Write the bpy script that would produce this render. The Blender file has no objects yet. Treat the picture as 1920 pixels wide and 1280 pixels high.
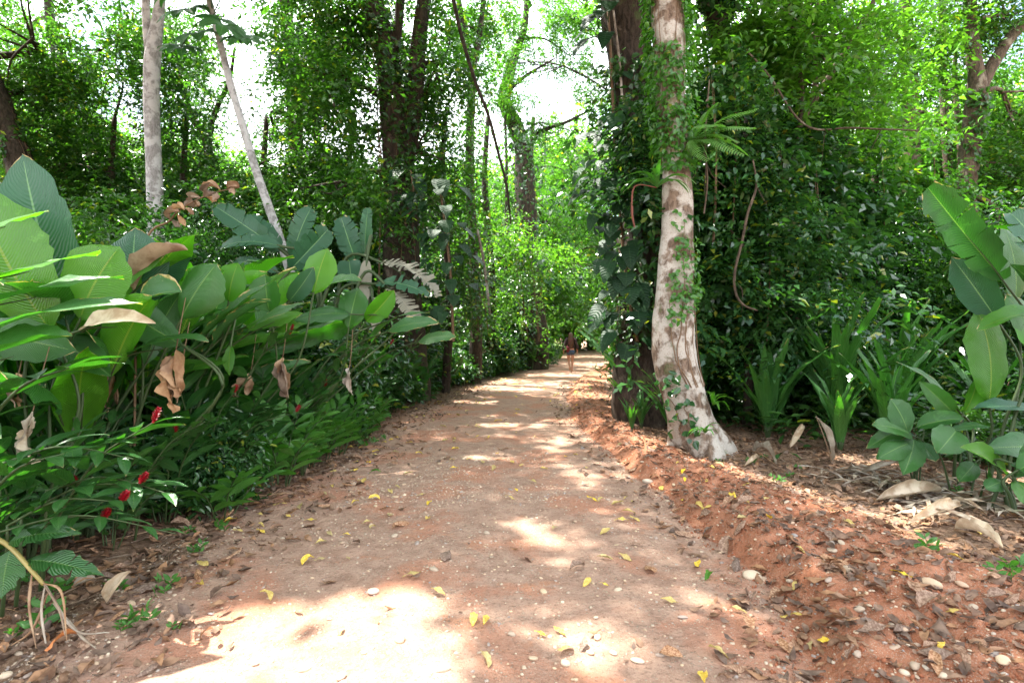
import bpy, math, numpy as np
from mathutils import Vector

# ------------------------------------------------------------------ basics
SC = bpy.context.scene
COL = SC.collection
RNG = np.random.default_rng(11)
FPX, CX, HZ, CAMH = 1067.0, 960.0, 628.0, 1.5
SUN_AZ, SUN_EL = math.radians(-60), math.radians(67)      # azimuth from +Y towards +X
SUN = np.array([math.sin(SUN_AZ)*math.cos(SUN_EL), math.cos(SUN_AZ)*math.cos(SUN_EL), math.sin(SUN_EL)])

def P(px, py, Y):
    return np.array([(px-CX)/FPX*Y, Y, CAMH-(py-HZ)/FPX*Y])
def A(*a): return np.array(a, float)
def unit(v):
    v = np.asarray(v, float)
    return v/np.maximum(np.linalg.norm(v, axis=-1, keepdims=True), 1e-9)
def sm(a, b, x):
    t = np.clip((np.asarray(x, float)-a)/(b-a), 0, 1)
    return t*t*(3-2*t)

_TAB = np.random.default_rng(3).random((32, 32, 32))
def vnoise(p):
    p = np.asarray(p, float)
    i = np.floor(p).astype(int); f = p-i; f = f*f*(3-2*f)
    x0, y0, z0 = (i[..., k] & 31 for k in range(3)); x1, y1, z1 = ((i[..., k]+1) & 31 for k in range(3))
    fx, fy, fz = f[..., 0], f[..., 1], f[..., 2]
    a = _TAB[x0, y0, z0]*(1-fx)+_TAB[x1, y0, z0]*fx
    b = _TAB[x0, y1, z0]*(1-fx)+_TAB[x1, y1, z0]*fx
    c = _TAB[x0, y0, z1]*(1-fx)+_TAB[x1, y0, z1]*fx
    d = _TAB[x0, y1, z1]*(1-fx)+_TAB[x1, y1, z1]*fx
    return (a*(1-fy)+b*fy)*(1-fz)+(c*(1-fy)+d*fy)*fz
def fbm(p, o=4):
    p = np.asarray(p, float); s = 0; a = .5; t = 0
    for k in range(o):
        s = s+a*vnoise(p+17.3*k); t += a; a *= .5; p = p*2.03
    return s/t
def n2(x, y, f, o=4, z=0.0):
    x = np.asarray(x, float); y = np.asarray(y, float)
    return fbm(np.stack([x*f, y*f, np.full_like(x*1.0, z)], -1), o)

# ------------------------------------------------------------------ mesh / object helpers
def mesh_np(name, V, F, mat=None, uv=None, rnd=None, smooth=True, col=None):
    V = np.ascontiguousarray(V, dtype=np.float32).reshape(-1, 3)
    me = bpy.data.meshes.new(name)
    Fs = F if isinstance(F, list) and len(F) and isinstance(F[0], np.ndarray) and F[0].ndim == 2 else [np.asarray(F)]
    loops = np.concatenate([f.ravel() for f in Fs]).astype(np.int32)
    tot = np.concatenate([np.full(len(f), f.shape[1]) for f in Fs]).astype(np.int32)
    st = np.concatenate([[0], np.cumsum(tot)[:-1]]).astype(np.int32)
    me.vertices.add(len(V)); me.vertices.foreach_set('co', V.ravel())
    me.loops.add(len(loops)); me.loops.foreach_set('vertex_index', loops)
    me.polygons.add(len(tot)); me.polygons.foreach_set('loop_start', st); me.polygons.foreach_set('loop_total', tot)
    if smooth: me.polygons.foreach_set('use_smooth', np.ones(len(tot), bool))
    if uv is not None:
        l = me.uv_layers.new(name='UVMap'); l.data.foreach_set('uv', np.asarray(uv, np.float32)[loops].ravel())
    if rnd is not None:
        a = me.attributes.new('rnd', 'FLOAT', 'POINT'); a.data.foreach_set('value', np.asarray(rnd, np.float32))
    if col is not None:
        for k, v in col.items():
            a = me.attributes.new(k, 'FLOAT', 'POINT'); a.data.foreach_set('value', np.asarray(v, np.float32))
    me.update(calc_edges=True)
    if mat: me.materials.append(mat)
    return me
def link(name, me, parent=None, loc=None):
    o = bpy.data.objects.new(name, me); COL.objects.link(o)
    if parent is not None: o.parent = parent
    if loc is not None: o.location = tuple(loc)
    return o
def thing(name, label, cat, loc=(0, 0, 0), rz=0, s=1.0, group=None):
    o = bpy.data.objects.new(name, None); COL.objects.link(o); o.empty_display_size = .1
    o.location = tuple(loc); o.rotation_euler = (0, 0, rz); o.scale = (s, s, s)
    tag(o, label, cat, group)
    return o
def tag(o, label, cat, group=None):
    o['label'] = label; o['category'] = cat
    if group: o['group'] = group
    return o
def struct(o): o['kind'] = 'structure'; return o
def stuff(o, label, cat): o['kind'] = 'stuff'; o['label'] = label; o['category'] = cat; return o
def dup(root, loc, rz=0, s=1.0, label=None, rx=0, ry=0):
    r = root.copy(); COL.objects.link(r); r.location = tuple(loc); r.rotation_euler = (rx, ry, rz); r.scale = (s, s, s)
    if label: r['label'] = label
    for ch in root.children:
        c = ch.copy(); COL.objects.link(c); c.parent = r
        for g in ch.children:
            d = g.copy(); COL.objects.link(d); d.parent = c
    return r
class MB:                                    # collects pieces with different face sizes
    def __init__(s): s.V = []; s.F = {3: [], 4: []}; s.U = []; s.R = []; s.n = 0
    def add(s, V, F, uv=None, r=0.5):
        V = np.asarray(V, float).reshape(-1, 3)
        for f in (F if isinstance(F, list) else [F]):
            f = np.asarray(f)
            if len(f): s.F[f.shape[1]].append(f+s.n)
        s.V.append(V); s.U.append(np.zeros((len(V), 2)) if uv is None else uv)
        s.R.append(np.broadcast_to(np.asarray(r, float), (len(V),))); s.n += len(V)
    def mesh(s, name, mat, smooth=True):
        F = [np.concatenate(s.F[k]) for k in (3, 4) if s.F[k]]
        return mesh_np(name, np.concatenate(s.V), F, mat, np.concatenate(s.U), np.concatenate(s.R), smooth)

def catmull(pts, n):
    pts = np.asarray(pts, float)
    if len(pts) == 2: return pts[0]+(pts[1]-pts[0])*np.linspace(0, 1, n)[:, None]
    p = np.vstack([2*pts[0]-pts[1], pts, 2*pts[-1]-pts[-2]])
    t = np.linspace(0, len(pts)-1-1e-6, n); i = t.astype(int); f = (t-i)[:, None]
    a, b, c, d = p[i], p[i+1], p[i+2], p[i+3]
    return .5*((2*b)+(-a+c)*f+(2*a-5*b+4*c-d)*f**2+(-a+3*b-3*c+d)*f**3)
def tube(pts, rad, seg=10, n=None, noise=0.0, nf=3.0, cap=True, lobes=None):
    pts = np.asarray(pts, float); n = n or max(2, len(pts)*4)
    rad = np.atleast_1d(np.asarray(rad, float))
    C = catmull(pts, n)
    R = np.interp(np.linspace(0, 1, n), np.linspace(0, 1, len(rad)), rad)
    T = unit(np.gradient(C, axis=0))
    ref = A(0, 1, 0) if abs(T[:, 2]).mean() > .7 else A(0, 0, 1)
    s = unit(np.cross(T, ref)); u = np.cross(s, T)
    a = np.linspace(0, 2*np.pi, seg, endpoint=False)
    ring = s[:, None]*np.cos(a)[None, :, None]+u[:, None]*np.sin(a)[None, :, None]
    rr = R[:, None]*np.ones(seg)[None]
    if noise:
        q = C[:, None]+ring*R[:, None, None]
        rr = rr*(1+noise*(fbm(q*nf, 3)-.5)*2)
    if lobes is not None: rr = rr*lobes(C, a)
    V = (C[:, None]+ring*rr[..., None]).reshape(-1, 3)
    i = np.arange(n-1)[:, None]*seg; j = np.arange(seg)[None]; k = (j+1) % seg
    F = np.stack([i+j, i+k, i+seg+k, i+seg+j], -1).reshape(-1, 4)
    uv = np.stack([np.tile(np.arange(seg)/seg, n), np.repeat(np.linspace(0, 1, n), seg)], -1)
    Fl = [F]
    if cap:
        V = np.vstack([V, C[-1]+T[-1]*R[-1]*.5]); m = len(V)-1; b = (n-1)*seg
        Fl.append(np.stack([b+j[0], b+k[0], np.full(seg, m)], -1)); uv = np.vstack([uv, [[.5, 1]]])
    return V, Fl, uv

# ------------------------------------------------------------------ ground shape
_Y = [-40, 0, 2.45, 3.4, 5.9, 8, 10.5, 14.3, 18, 22, 30, 45, 90]
_L = [-2.6, -2.3, -2.25, -2.4, -2.2, -2.15, -2.05, -1.4, -.9, 0.2, 2.2, 4.5, 9]
_R = [1.3, 1.25, 1.25, 1.53, 1.36, 1.2, 1.12, 1.35, 2.0, 2.8, 5.0, 11, 22]
_B = [3.6, 3.3, 2.95, 3.05, 2.6, 2.0, 2.0, 2.3, 3.0, 3.9, 6.2, 12.5, 24]
def Lf(y): return np.interp(y, _Y, _L)
def Rf(y): return np.interp(y, _Y, _R)
def Bf(y): return np.interp(y, _Y, _B)
def G(x, y):
    x = np.asarray(x, float); y = np.asarray(y, float)
    wob = (n2(x, y, 1.3, 3)-.5)*.5
    r = Rf(y)+wob*.5; b = Bf(y)+wob; l = Lf(y)+wob
    u = x-r; w = np.maximum(b-r, .5)
    near = np.exp(-np.maximum(y-3, 0)/9)
    berm = sm(0, .22, u)*(1-.75*sm(.55*w, 1.25*w, u))
    h = berm*(.055+.085*near)
    lump = (n2(x, y, 3.0, 5)-.5)*.20+(n2(x, y, 11, 3, 4.)-.5)*.075+(np.abs(n2(x, y, 6, 3, 9.)-.5))*.10
    h = h+berm*lump*(.5+.5*near)
    left = sm(0, .8, l-x)
    h = h+left*(.03+(n2(x, y, 2.2, 4, 2.)-.5)*.12)
    path = (1-sm(-.1, .05, u))*(1-left)
    c = (l+r)/2
    h = h+path*((n2(x, y, 1.1, 4, 7.)-.5)*.05+(n2(x, y, 9, 3, 3.)-.5)*.012+.02*np.exp(-((x-c)/.5)**2))
    out = sm(0, 1.0, x-b)
    h = h+out*((n2(x, y, 2.6, 4, 5.)-.5)*.12)
    h = h*np.clip(1-(np.abs(y)-40)/60, 0, 1)
    return h
def on(x, y, dz=0.0): return A(x, y, float(G(np.array([x]), np.array([y]))[0])+dz)

# ------------------------------------------------------------------ chosen sun patches (ground coordinates); crown leaves across their sunbeams are removed
PATCH = [(-1.5, 2.55, 1.25, .62), (-2.7, 2.3, 1.0, .5), (.5, 2.7, .35, .3), (.9, 3.3, .3, .2), (-1.9, 1.6, 2.2, .8), (-.75, 3.15, .45, .28), (-2.6, 3.0, .5, .25), (-.45, 2.6, .5, .45),
         (2.05, 6.55, .42, .22), (2.45, 5.75, .30, .42), (2.7, 5.1, .25, .45), (3.1, 4.55, .55, .28), (3.0, 3.9, .25, .2), (1.75, 7.15, .2, .6),
         (-.5, 10.3, .5, .35), (.35, 10.8, .45, .3), (.1, 9.4, .7, .25), (-.35, 7.0, .35, .35), (.55, 6.6, .4, .5), (.7, 6.0, .25, .3),
         (.5, 8.2, .3, .3), (-1.3, 8.3, .5, .22), (.9, 9.9, .35, .3), (-.2, 12.2, .6, .25), (1.2, 12.6, .5, .25), (.9, 17, .9, .3), (1.4, 21, 1.4, .4),
         (-2.2, 5.0, .35, .3), (-1.6, 6.2, .3, .2), (.2, 4.3, .35, .22), (-3.0, 3.4, .4, .35), (-4.6, 4.4, .5, .5), (-4.2, 5.6, .5, .4), (-3.2, 7.2, .6, .5), (-3.6, 9.3, .6, .5),
         (-2.55, 4.7, .55, .35), (-2.5, 5.6, .4, .35), (-2.6, 6.5, .5, .3), (-2.4, 7.5, .4, .4), (1.0, 24.4, 1.2, .8), (-5.3, 10.1, .7, .4), (6.5, 9.5, .8, .45), (8.5, 10.5, 1, .6), (5.5, 10.8, .5, .5), (7.6, 8.3, .5, .4), (4.7, 9.4, .45, .35), (9.5, 8.6, .8, .5), (6.0, 12.5, .8, .5), (-4.3, 9.5, .7, .4), (-6.0, 10.6, .4, .4), (4.2, 6.6, .5, .3), (5.2, 5.4, .6, .35), (6.1, 7.2, .5, .5), (2.9, 8.6, .5, .4)]
GAPS = [(165,35,65,38),(150,85,35,25),(250,235,34,50),(205,205,20,25),(448,255,34,58),(470,110,28,62),(410,272,34,20),(428,190,14,22),(925,235,20,46),(940,300,18,26),(1060,205,30,20),(1112,228,30,16),(1130,95,18,60),(1020,160,26,20),(600,255,12,14),(570,150,9,12),(530,350,10,15),(1850,88,28,22),(1882,122,14,10),(1655,150,18,14),(1372,25,24,15),(1425,15,18,12),(640,330,9,9),(700,348,12,8),(860,215,8,14),(95,235,14,14),(700,20,9,9)]
def in_gap(T, rng):
    px = CX+T[:, 0]/T[:, 1]*FPX; py = HZ-(T[:, 2]-CAMH)/T[:, 1]*FPX; w = (fbm(T*1.7, 2)-.5)*1.4; g = np.zeros(len(T), bool)
    for x, y, a, b in GAPS: g |= ((px-x)/a)**2+((py-y)/b)**2 < .80+w
    return g & (T[:, 1] > 9) & (rng.random(len(T)) < .94)
def open_sun(p, amb=.60):
    t = p[:, 2]/SUN[2]
    g = p-SUN*t[:, None]
    x, y = g[:, 0], g[:, 1]
    o = np.zeros(len(p), bool); dice = n2(x*1.0, y*1.0, 9.0, 2, 40.)*.5+np.random.default_rng(4).random(len(p))*.75-.1
    wx = (n2(x, y, 2.2, 2, 1.)-.5)*.5; wy = (n2(x, y, 2.2, 2, 6.)-.5)*.5
    for a, b, r, s in PATCH:
        hit = ((x+wx*min(1, r*1.6)-a)/r)**2+((y+wy*min(1, s*1.6)-b)/s)**2 < 1
        o |= hit & (dice < (.97 if b < 3.2 else .93 if a > 1.6 else .74))
    o |= (x > -2.4) & (x < 1.5) & (y > 1.2) & (y < 24) & (dice < .40) | (x > -3.4) & (x <= -2.2) & (y < 14) & (dice < .26)
    o |= (y > 26+.4*np.abs(x-6)) & (np.abs(x-8) < 9)
    o |= (n2(x, y, 1.6, 3, 12.) > np.where((x > -2.7) & (x < 4.6) & (y < 9) & (y > -1), .73, amb-.03*(y > 9)))
    return o

# ------------------------------------------------------------------ materials
def mat(name):
    m = bpy.data.materials.new(name); m.use_nodes = True
    nt = m.node_tree; nt.nodes.clear()
    return m, nt
class N:
    def __init__(s, nt): s.nt = nt
    def new(s, t, **kw):
        n = s.nt.nodes.new(t)
        for k, v in kw.items(): setattr(n, k, v)
        return n
    def set(s, sock, v):
        if isinstance(v, bpy.types.NodeSocket): s.nt.links.new(v, sock)
        elif isinstance(v, (tuple, list)) and len(v) == 3 and sock.type == 'RGBA': sock.default_value = (*v, 1)
        else: sock.default_value = v
    def mix(s, f, a, b, bt='MIX'):
        n = s.new('ShaderNodeMix', data_type='RGBA', blend_type=bt); s.set(n.inputs[0], f); s.set(n.inputs[6], a); s.set(n.inputs[7], b); return n.outputs[2]
    def m(s, op, a, b=0.0, c=0.0, clamp=False):
        n = s.new('ShaderNodeMath', operation=op, use_clamp=clamp); s.set(n.inputs[0], a); s.set(n.inputs[1], b); s.set(n.inputs[2], c); return n.outputs[0]
    def ramp(s, v, a, b, lo=0.0, hi=1.0):
        n = s.new('ShaderNodeMapRange', interpolation_type='SMOOTHSTEP'); s.set(n.inputs[0], v); n.inputs[1].default_value = a; n.inputs[2].default_value = b
        n.inputs[3].default_value = lo; n.inputs[4].default_value = hi; return n.outputs[0]
    def noise(s, sc, det=4, vec=None, rough=.6, dist=0.0):
        n = s.new('ShaderNodeTexNoise'); n.inputs['Scale'].default_value = sc; n.inputs['Detail'].default_value = det; n.inputs['Roughness'].default_value = rough
        n.inputs['Distortion'].default_value = dist
        if vec is not None: s.set(n.inputs['Vector'], vec)
        return n.outputs['Fac']
    def attr(s, name): return s.new('ShaderNodeAttribute', attribute_name=name).outputs['Fac']
    def pos(s): return s.new('ShaderNodeNewGeometry').outputs['Position']
    def obj(s): return s.new('ShaderNodeTexCoord').outputs['Object']
    def orand(s): return s.new('ShaderNodeObjectInfo').outputs['Random']
    def bump(s, h, st=.3, d=.01):
        n = s.new('ShaderNodeBump'); n.inputs['Strength'].default_value = st; n.inputs['Distance'].default_value = d; s.set(n.inputs['Height'], h); return n.outputs[0]
    def princ(s, col, rough=.6, spec=.5, normal=None, **kw):
        n = s.new('ShaderNodeBsdfPrincipled'); s.set(n.inputs['Base Color'], col); s.set(n.inputs['Roughness'], rough); n.inputs['Specular IOR Level'].default_value = spec
        if normal is not None: s.set(n.inputs['Normal'], normal)
        return n.outputs[0]
    def out(s, sh):
        o = s.new('ShaderNodeOutputMaterial'); s.nt.links.new(sh, o.inputs[0])
def leaf_shader(k, col, tcol, trans, rough, spec, normal=None):
    p = k.princ(col, rough, spec, normal)
    t = k.new('ShaderNodeBsdfTranslucent'); k.set(t.inputs[0], tcol)
    if normal is not None: k.set(t.inputs[1], normal)
    mx = k.new('ShaderNodeMixShader'); mx.inputs[0].default_value = trans
    k.nt.links.new(p, mx.inputs[1]); k.nt.links.new(t.outputs[0], mx.inputs[2])
    return mx.outputs[0]
def foliage_mat(name, c0, c1, cy=(.22, .25, .03), trans=.42, rough=.3, spec=.55, tg=(1.9, 2.3, .6)):
    m, nt = mat(name); k = N(nt)
    r = k.attr('rnd'); r = k.m('FRACT', k.m('ADD', r, k.orand()))
    c = k.mix(r, c0, c1)
    c = k.mix(k.ramp(r, .965, .99), c, cy)
    t = k.mix(1.0, c, tg, 'MULTIPLY')
    k.out(leaf_shader(k, c, t, trans, rough, spec)); return m
def bigleaf_mat(name, c0, c1, rib=(.20, .30, .09), veins=46, trans=.3, rough=.33, burnt=-0.075, tg=(1.5, 2.2, .45), spec=.5, spots=0.0):
    m, nt = mat(name); k = N(nt)
    uv = k.new('ShaderNodeUVMap').outputs[0]
    sx = k.new('ShaderNodeSeparateXYZ'); nt.links.new(uv, sx.inputs[0])
    u, v = sx.outputs[0], sx.outputs[1]
    a = k.m('ABSOLUTE', k.m('SUBTRACT', u, .5))                      # 0 midrib .. .5 margin
    ph = k.m('MULTIPLY', k.m('ADD', k.m('SUBTRACT', v, k.m('MULTIPLY', k.m('POWER', a, 1.3), .42)), k.m('MULTIPLY', k.noise(7, 3, k.obj()), .05)), veins*2*math.pi)
    s = k.m('SINE', ph)
    r = k.attr('rnd'); rr = k.m('FRACT', k.m('ADD', r, k.orand()))
    nz = k.noise(3.0, 3, k.obj())
    c = k.mix(k.m('MULTIPLY', k.m('ADD', rr, nz), .5), c0, c1)
    c = k.mix(k.ramp(s, .75, 1.0, 0, .08), c, rib)
    c = k.mix(k.ramp(k.noise(5.5, 5, k.obj(), .7), .60, .72, 0, .55), c, tuple(x*1.5+.02 for x in c1))
    c = k.mix(k.ramp(k.noise(17, 5, k.obj(), .75), .70, .74, 0, .75), c, (.20, .13, .05))
    ribm = k.ramp(a, .010, .022, 1, 0)
    c = k.mix(ribm, c, rib)
    if spots:
        c = k.mix(k.ramp(k.noise(60, 2, k.obj()), .66, .74, 0, spots), c, (.35, .36, .28))
    if True:
        e = k.m('ADD', a, k.m('MULTIPLY', k.m('SUBTRACT', k.noise(9, 4, k.obj()), .5), .5))
        e = k.m('ADD', e, k.m('MULTIPLY', k.ramp(v, .8, 1.0), .14))
        c = k.mix(k.ramp(e, .50-burnt, .53-burnt), c, (.38, .27, .10))
        c = k.mix(k.ramp(e, .54-burnt, .57-burnt), c, (.50, .38, .24))
    t = k.mix(1.0, c, tg, 'MULTIPLY')
    nrm = k.bump(k.m('ADD', s, k.m('MULTIPLY', k.noise(10, 3, k.obj()), 5.0)), .38, .005)
    k.out(leaf_shader(k, c, t, trans, rough, spec, nrm)); return m
def dry_mat(name, c0, c1, sc=8.0, trans=.25):
    m, nt = mat(name); k = N(nt)
    nz = k.noise(sc, 5, k.obj()); r = k.m('FRACT', k.m('ADD', k.attr('rnd'), k.orand()))
    c = k.mix(k.ramp(nz, .35, .65), c0, c1)
    h = k.new('ShaderNodeHueSaturation'); k.set(h.inputs['Value'], k.m('ADD', .65, k.m('MULTIPLY', r, .7))); k.set(h.inputs['Color'], c)
    k.set(h.inputs['Saturation'], k.m('ADD', .75, k.m('MULTIPLY', r, .4)))
    k.out(leaf_shader(k, h.outputs[0], h.outputs[0], trans, .65, .3, k.bump(k.noise(sc*5, 3, k.obj()), .4, .003))); return m
def bark_mat(name, dark, mid, pale, amt, sc=6.0, green=.2, ov=.55):
    m, nt = mat(name); k = N(nt); p = k.obj()
    mp = k.new('ShaderNodeMapping'); mp.inputs['Scale'].default_value = (1, 1, .35); nt.links.new(p, mp.inputs[0])
    st = k.noise(sc*3, 6, mp.outputs[0], .65, .6)
    c = k.mix(k.ramp(st, .35, .65), dark, mid)
    pz = k.noise(sc*.55, 6, p, .62, .3)
    c = k.mix(k.ramp(pz, amt-.02, amt+.10), c, pale)
    sp = k.new('ShaderNodeTexVoronoi'); sp.inputs['Scale'].default_value = sc*4; nt.links.new(p, sp.inputs['Vector'])
    c = k.mix(k.ramp(sp.outputs[0], .12, .3, .55, 0), c, mid)
    c = k.mix(k.ramp(k.noise(sc*.4, 4, p, .7), .58, .68, 0, green), c, (.07, .10, .03))
    c = k.mix(k.ramp(k.noise(sc*7, 4, p, .7), .55, .75, 0, ov), c, dark)
    nrm = k.bump(k.m('ADD', st, k.m('MULTIPLY', k.noise(sc*9, 3, p), .4)), .8, .03)
    k.out(k.princ(c, .85, .2, nrm)); return m
def plain_mat(name, c, rough=.6, sc=20, var=.35, bump=.2, spec=.4):
    m, nt = mat(name); k = N(nt)
    nz = k.noise(sc, 4, k.obj())
    cc = k.mix(nz, tuple(x*(1-var) for x in c), tuple(min(1, x*(1+var)) for x in c))
    k.out(k.princ(cc, rough, spec, k.bump(nz, bump, .005))); return m
def stone_mat(name, cols):
    m, nt = mat(name); k = N(nt); r = k.m('FRACT', k.m('ADD', k.attr('rnd'), k.orand()))
    cr = k.new('ShaderNodeValToRGB'); e = cr.color_ramp; e.interpolation = 'LINEAR'
    while len(e.elements) < len(cols): e.elements.new(.5)
    for i, c in enumerate(cols): e.elements[i].position = i/(len(cols)-1); e.elements[i].color = (*c, 1)
    nt.links.new(r, cr.inputs[0])
    nz = k.noise(30, 5, k.obj()); c = k.mix(k.ramp(nz, .4, .7, 0, .5), cr.outputs[0], (.26, .16, .10))
    k.out(k.princ(c, .75, .35, k.bump(nz, .4, .004))); return m

M = {}
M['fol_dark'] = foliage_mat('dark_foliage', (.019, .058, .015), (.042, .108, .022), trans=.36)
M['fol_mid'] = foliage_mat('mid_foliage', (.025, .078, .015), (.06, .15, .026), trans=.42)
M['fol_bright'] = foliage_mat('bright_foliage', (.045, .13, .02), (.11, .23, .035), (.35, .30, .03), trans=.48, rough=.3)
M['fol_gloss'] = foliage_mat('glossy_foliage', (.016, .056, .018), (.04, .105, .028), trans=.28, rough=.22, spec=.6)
M['ivy'] = foliage_mat('ivy_foliage', (.04, .13, .02), (.08, .20, .03), trans=.4)
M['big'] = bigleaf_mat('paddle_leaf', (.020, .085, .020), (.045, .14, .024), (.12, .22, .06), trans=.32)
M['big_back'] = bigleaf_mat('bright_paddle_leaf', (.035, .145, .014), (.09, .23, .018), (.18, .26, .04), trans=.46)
M['big_burnt'] = bigleaf_mat('burnt_edge_leaf', (.03, .11, .03), (.06, .15, .04), (.12, .2, .07), burnt=.015, trans=.3, spots=.4)
M['big_blue'] = bigleaf_mat('blue_green_leaf', (.018, .075, .036), (.035, .105, .05), (.12, .22, .10), veins=34, trans=.2, rough=.42, spec=.4)
M['ginger'] = bigleaf_mat('ginger_leaf', (.016, .066, .018), (.035, .115, .022), (.08, .16, .04), veins=20, trans=.28, rough=.28, spots=.25)
M['ginger_low'] = bigleaf_mat('low_ginger_leaf', (.034, .125, .026), (.085, .225, .035), (.13, .26, .06), veins=16, trans=.33, rough=.32)
M['strap'] = bigleaf_mat('strap_leaf', (.03, .105, .024), (.06, .18, .03), (.08, .18, .04), veins=10, trans=.3, rough=.4)
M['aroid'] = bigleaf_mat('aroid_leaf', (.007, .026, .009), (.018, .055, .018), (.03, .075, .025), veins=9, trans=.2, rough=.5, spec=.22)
M['grey_frond'] = bigleaf_mat('grey_dry_frond', (.20, .19, .14), (.30, .28, .21), (.3, .27, .2), veins=40, trans=.25, rough=.6, tg=(1.1, 1.1, .9))
M['dry'] = dry_mat('dry_leaf', (.20, .11, .06), (.38, .26, .16))
M['dry_pale'] = dry_mat('pale_dry_leaf', (.30, .22, .15), (.50, .43, .33))
M['litter'] = dry_mat('leaf_litter', (.12, .062, .036), (.30, .18, .11), 14)
M['brown_leaf'] = dry_mat('brown_leaf', (.18, .09, .05), (.40, .26, .17), 12)
M['yellow'] = dry_mat('yellow_leaf', (.50, .32, .05), (.66, .52, .15), 14, .25)
M['orange'] = dry_mat('orange_leaf', (.45, .13, .03), (.55, .20, .05), 12, .2)
M['stem'] = plain_mat('green_stem', (.035, .058, .016), .6)
M['stem_brown'] = plain_mat('brown_stem', (.14, .08, .04), .7)
M['cane'] = plain_mat('cane', (.28, .22, .07), .5, 12)
M['red'] = plain_mat('red_bract', (.24, .003, .010), .35, 40, .4)
M['bark_pale'] = bark_mat('pale_bark', (.16, .12, .09), (.30, .25, .20), (.48, .43, .37), .50, 6)
M['bark_main'] = bark_mat('lichen_bark', (.08, .052, .035), (.22, .155, .11), (.43, .385, .33), .45, 7.5, .6)
M['bark_ash'] = bark_mat('ash_grey_bark', (.22, .20, .19), (.38, .36, .35), (.54, .52, .51), .46, 11, .15, .45)
M['bark_dark'] = bark_mat('dark_bark', (.018, .013, .009), (.06, .042, .03), (.13, .10, .075), .60, 6, .6)
M['bark_mid'] = bark_mat('brown_bark', (.05, .036, .024), (.12, .085, .058), (.24, .20, .15), .57, 6, .6)
M['bark_grey'] = bark_mat('smooth_grey_bark', (.19, .18, .17), (.33, .32, .31), (.46, .45, .44), .42, 11, .12, .35)
M['stone'] = stone_mat('river_stone', [(.50, .38, .24), (.44, .31, .21), (.34, .27, .20), (.56, .45, .32), (.24, .22, .21), (.48, .33, .22)])

def ground_mat():
    m, nt = mat('ground_soil'); k = N(nt); p = k.pos()
    red, lit, gr, pv = k.attr('red'), k.attr('litter'), k.attr('green'), k.attr('gravel')
    fine = k.noise(38, 6, p, .7); mid = k.noise(7, 6, p, .65); big = k.noise(1.15, 5, p, .6, .4)
    c = k.mix(k.ramp(mid, .3, .7), (.29, .172, .120), (.43, .278, .198))
    c = k.mix(k.ramp(big, .48, .62, 0, .85), c, (.42, .19, .115))
    c = k.mix(k.ramp(k.noise(2.3, 5, p, .65), .57, .66, 0, .8), c, (.42, .20, .115))
    rd = k.mix(k.ramp(mid, .3, .72), (.27, .095, .045), (.42, .185, .105))
    c = k.mix(k.ramp(k.m('ADD', red, k.m('MULTIPLY', k.m('SUBTRACT', mid, .5), .9)), .35, .6), c, rd)
    lt = k.mix(k.ramp(k.noise(20, 6, p, .75), .35, .65), (.10, .055, .032), (.30, .19, .12))
    c = k.mix(k.ramp(k.m('ADD', lit, k.m('MULTIPLY', k.m('SUBTRACT', mid, .5), .9)), .4, .65), c, lt)
    c = k.mix(k.ramp(k.m('ADD', gr, k.m('MULTIPLY', k.m('SUBTRACT', mid, .5), .8)), .45, .7), c, (.10, .16, .03))
    # small gravel in the soil
    vo = k.new('ShaderNodeTexVoronoi'); vo.inputs['Scale'].default_value = 46; nt.links.new(p, vo.inputs['Vector'])
    sz = k.m('MULTIPLY', k.ramp(k.noise(4.2, 4, p), .42, .62), pv)
    cs = k.new('ShaderNodeSeparateColor'); nt.links.new(vo.outputs['Color'], cs.inputs[0])
    g1 = k.m('MULTIPLY', k.ramp(vo.outputs['Distance'], .22, .34, 1, 0), k.m('GREATER_THAN', cs.outputs[0], .45))
    g1 = k.m('MULTIPLY', g1, sz)
    c = k.mix(g1, c, k.mix(cs.outputs[1], (.34, .26, .18), (.52, .43, .33)))
    vo2 = k.new('ShaderNodeTexVoronoi'); vo2.inputs['Scale'].default_value = 120; nt.links.new(p, vo2.inputs['Vector'])
    g2 = k.m('MULTIPLY', k.ramp(vo2.outputs['Distance'], .2, .36, 1, 0), k.ramp(k.noise(3.1, 3, p), .38, .6, 0, .8))
    c = k.mix(g2, c, (.42, .32, .24))
    c = k.mix(k.ramp(fine, .50, .70, 0, .6), c, (.13, .075, .05))
    c = k.mix(k.ramp(k.noise(150, 3, p, .7), .56, .68, 0, .5), c, (.45, .34, .26))
    c = k.mix(k.ramp(k.noise(95, 3, p, .7), .60, .70, 0, .6), c, (.10, .06, .04))
    h = k.m('ADD', k.m('MULTIPLY', fine, .8), k.m('ADD', k.m('MULTIPLY', mid, 1.0), k.m('MULTIPLY', g1, .45)))
    k.out(k.princ(c, .92, .15, k.bump(h, 1.0, .03))); return m
M['ground'] = ground_mat()

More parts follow.
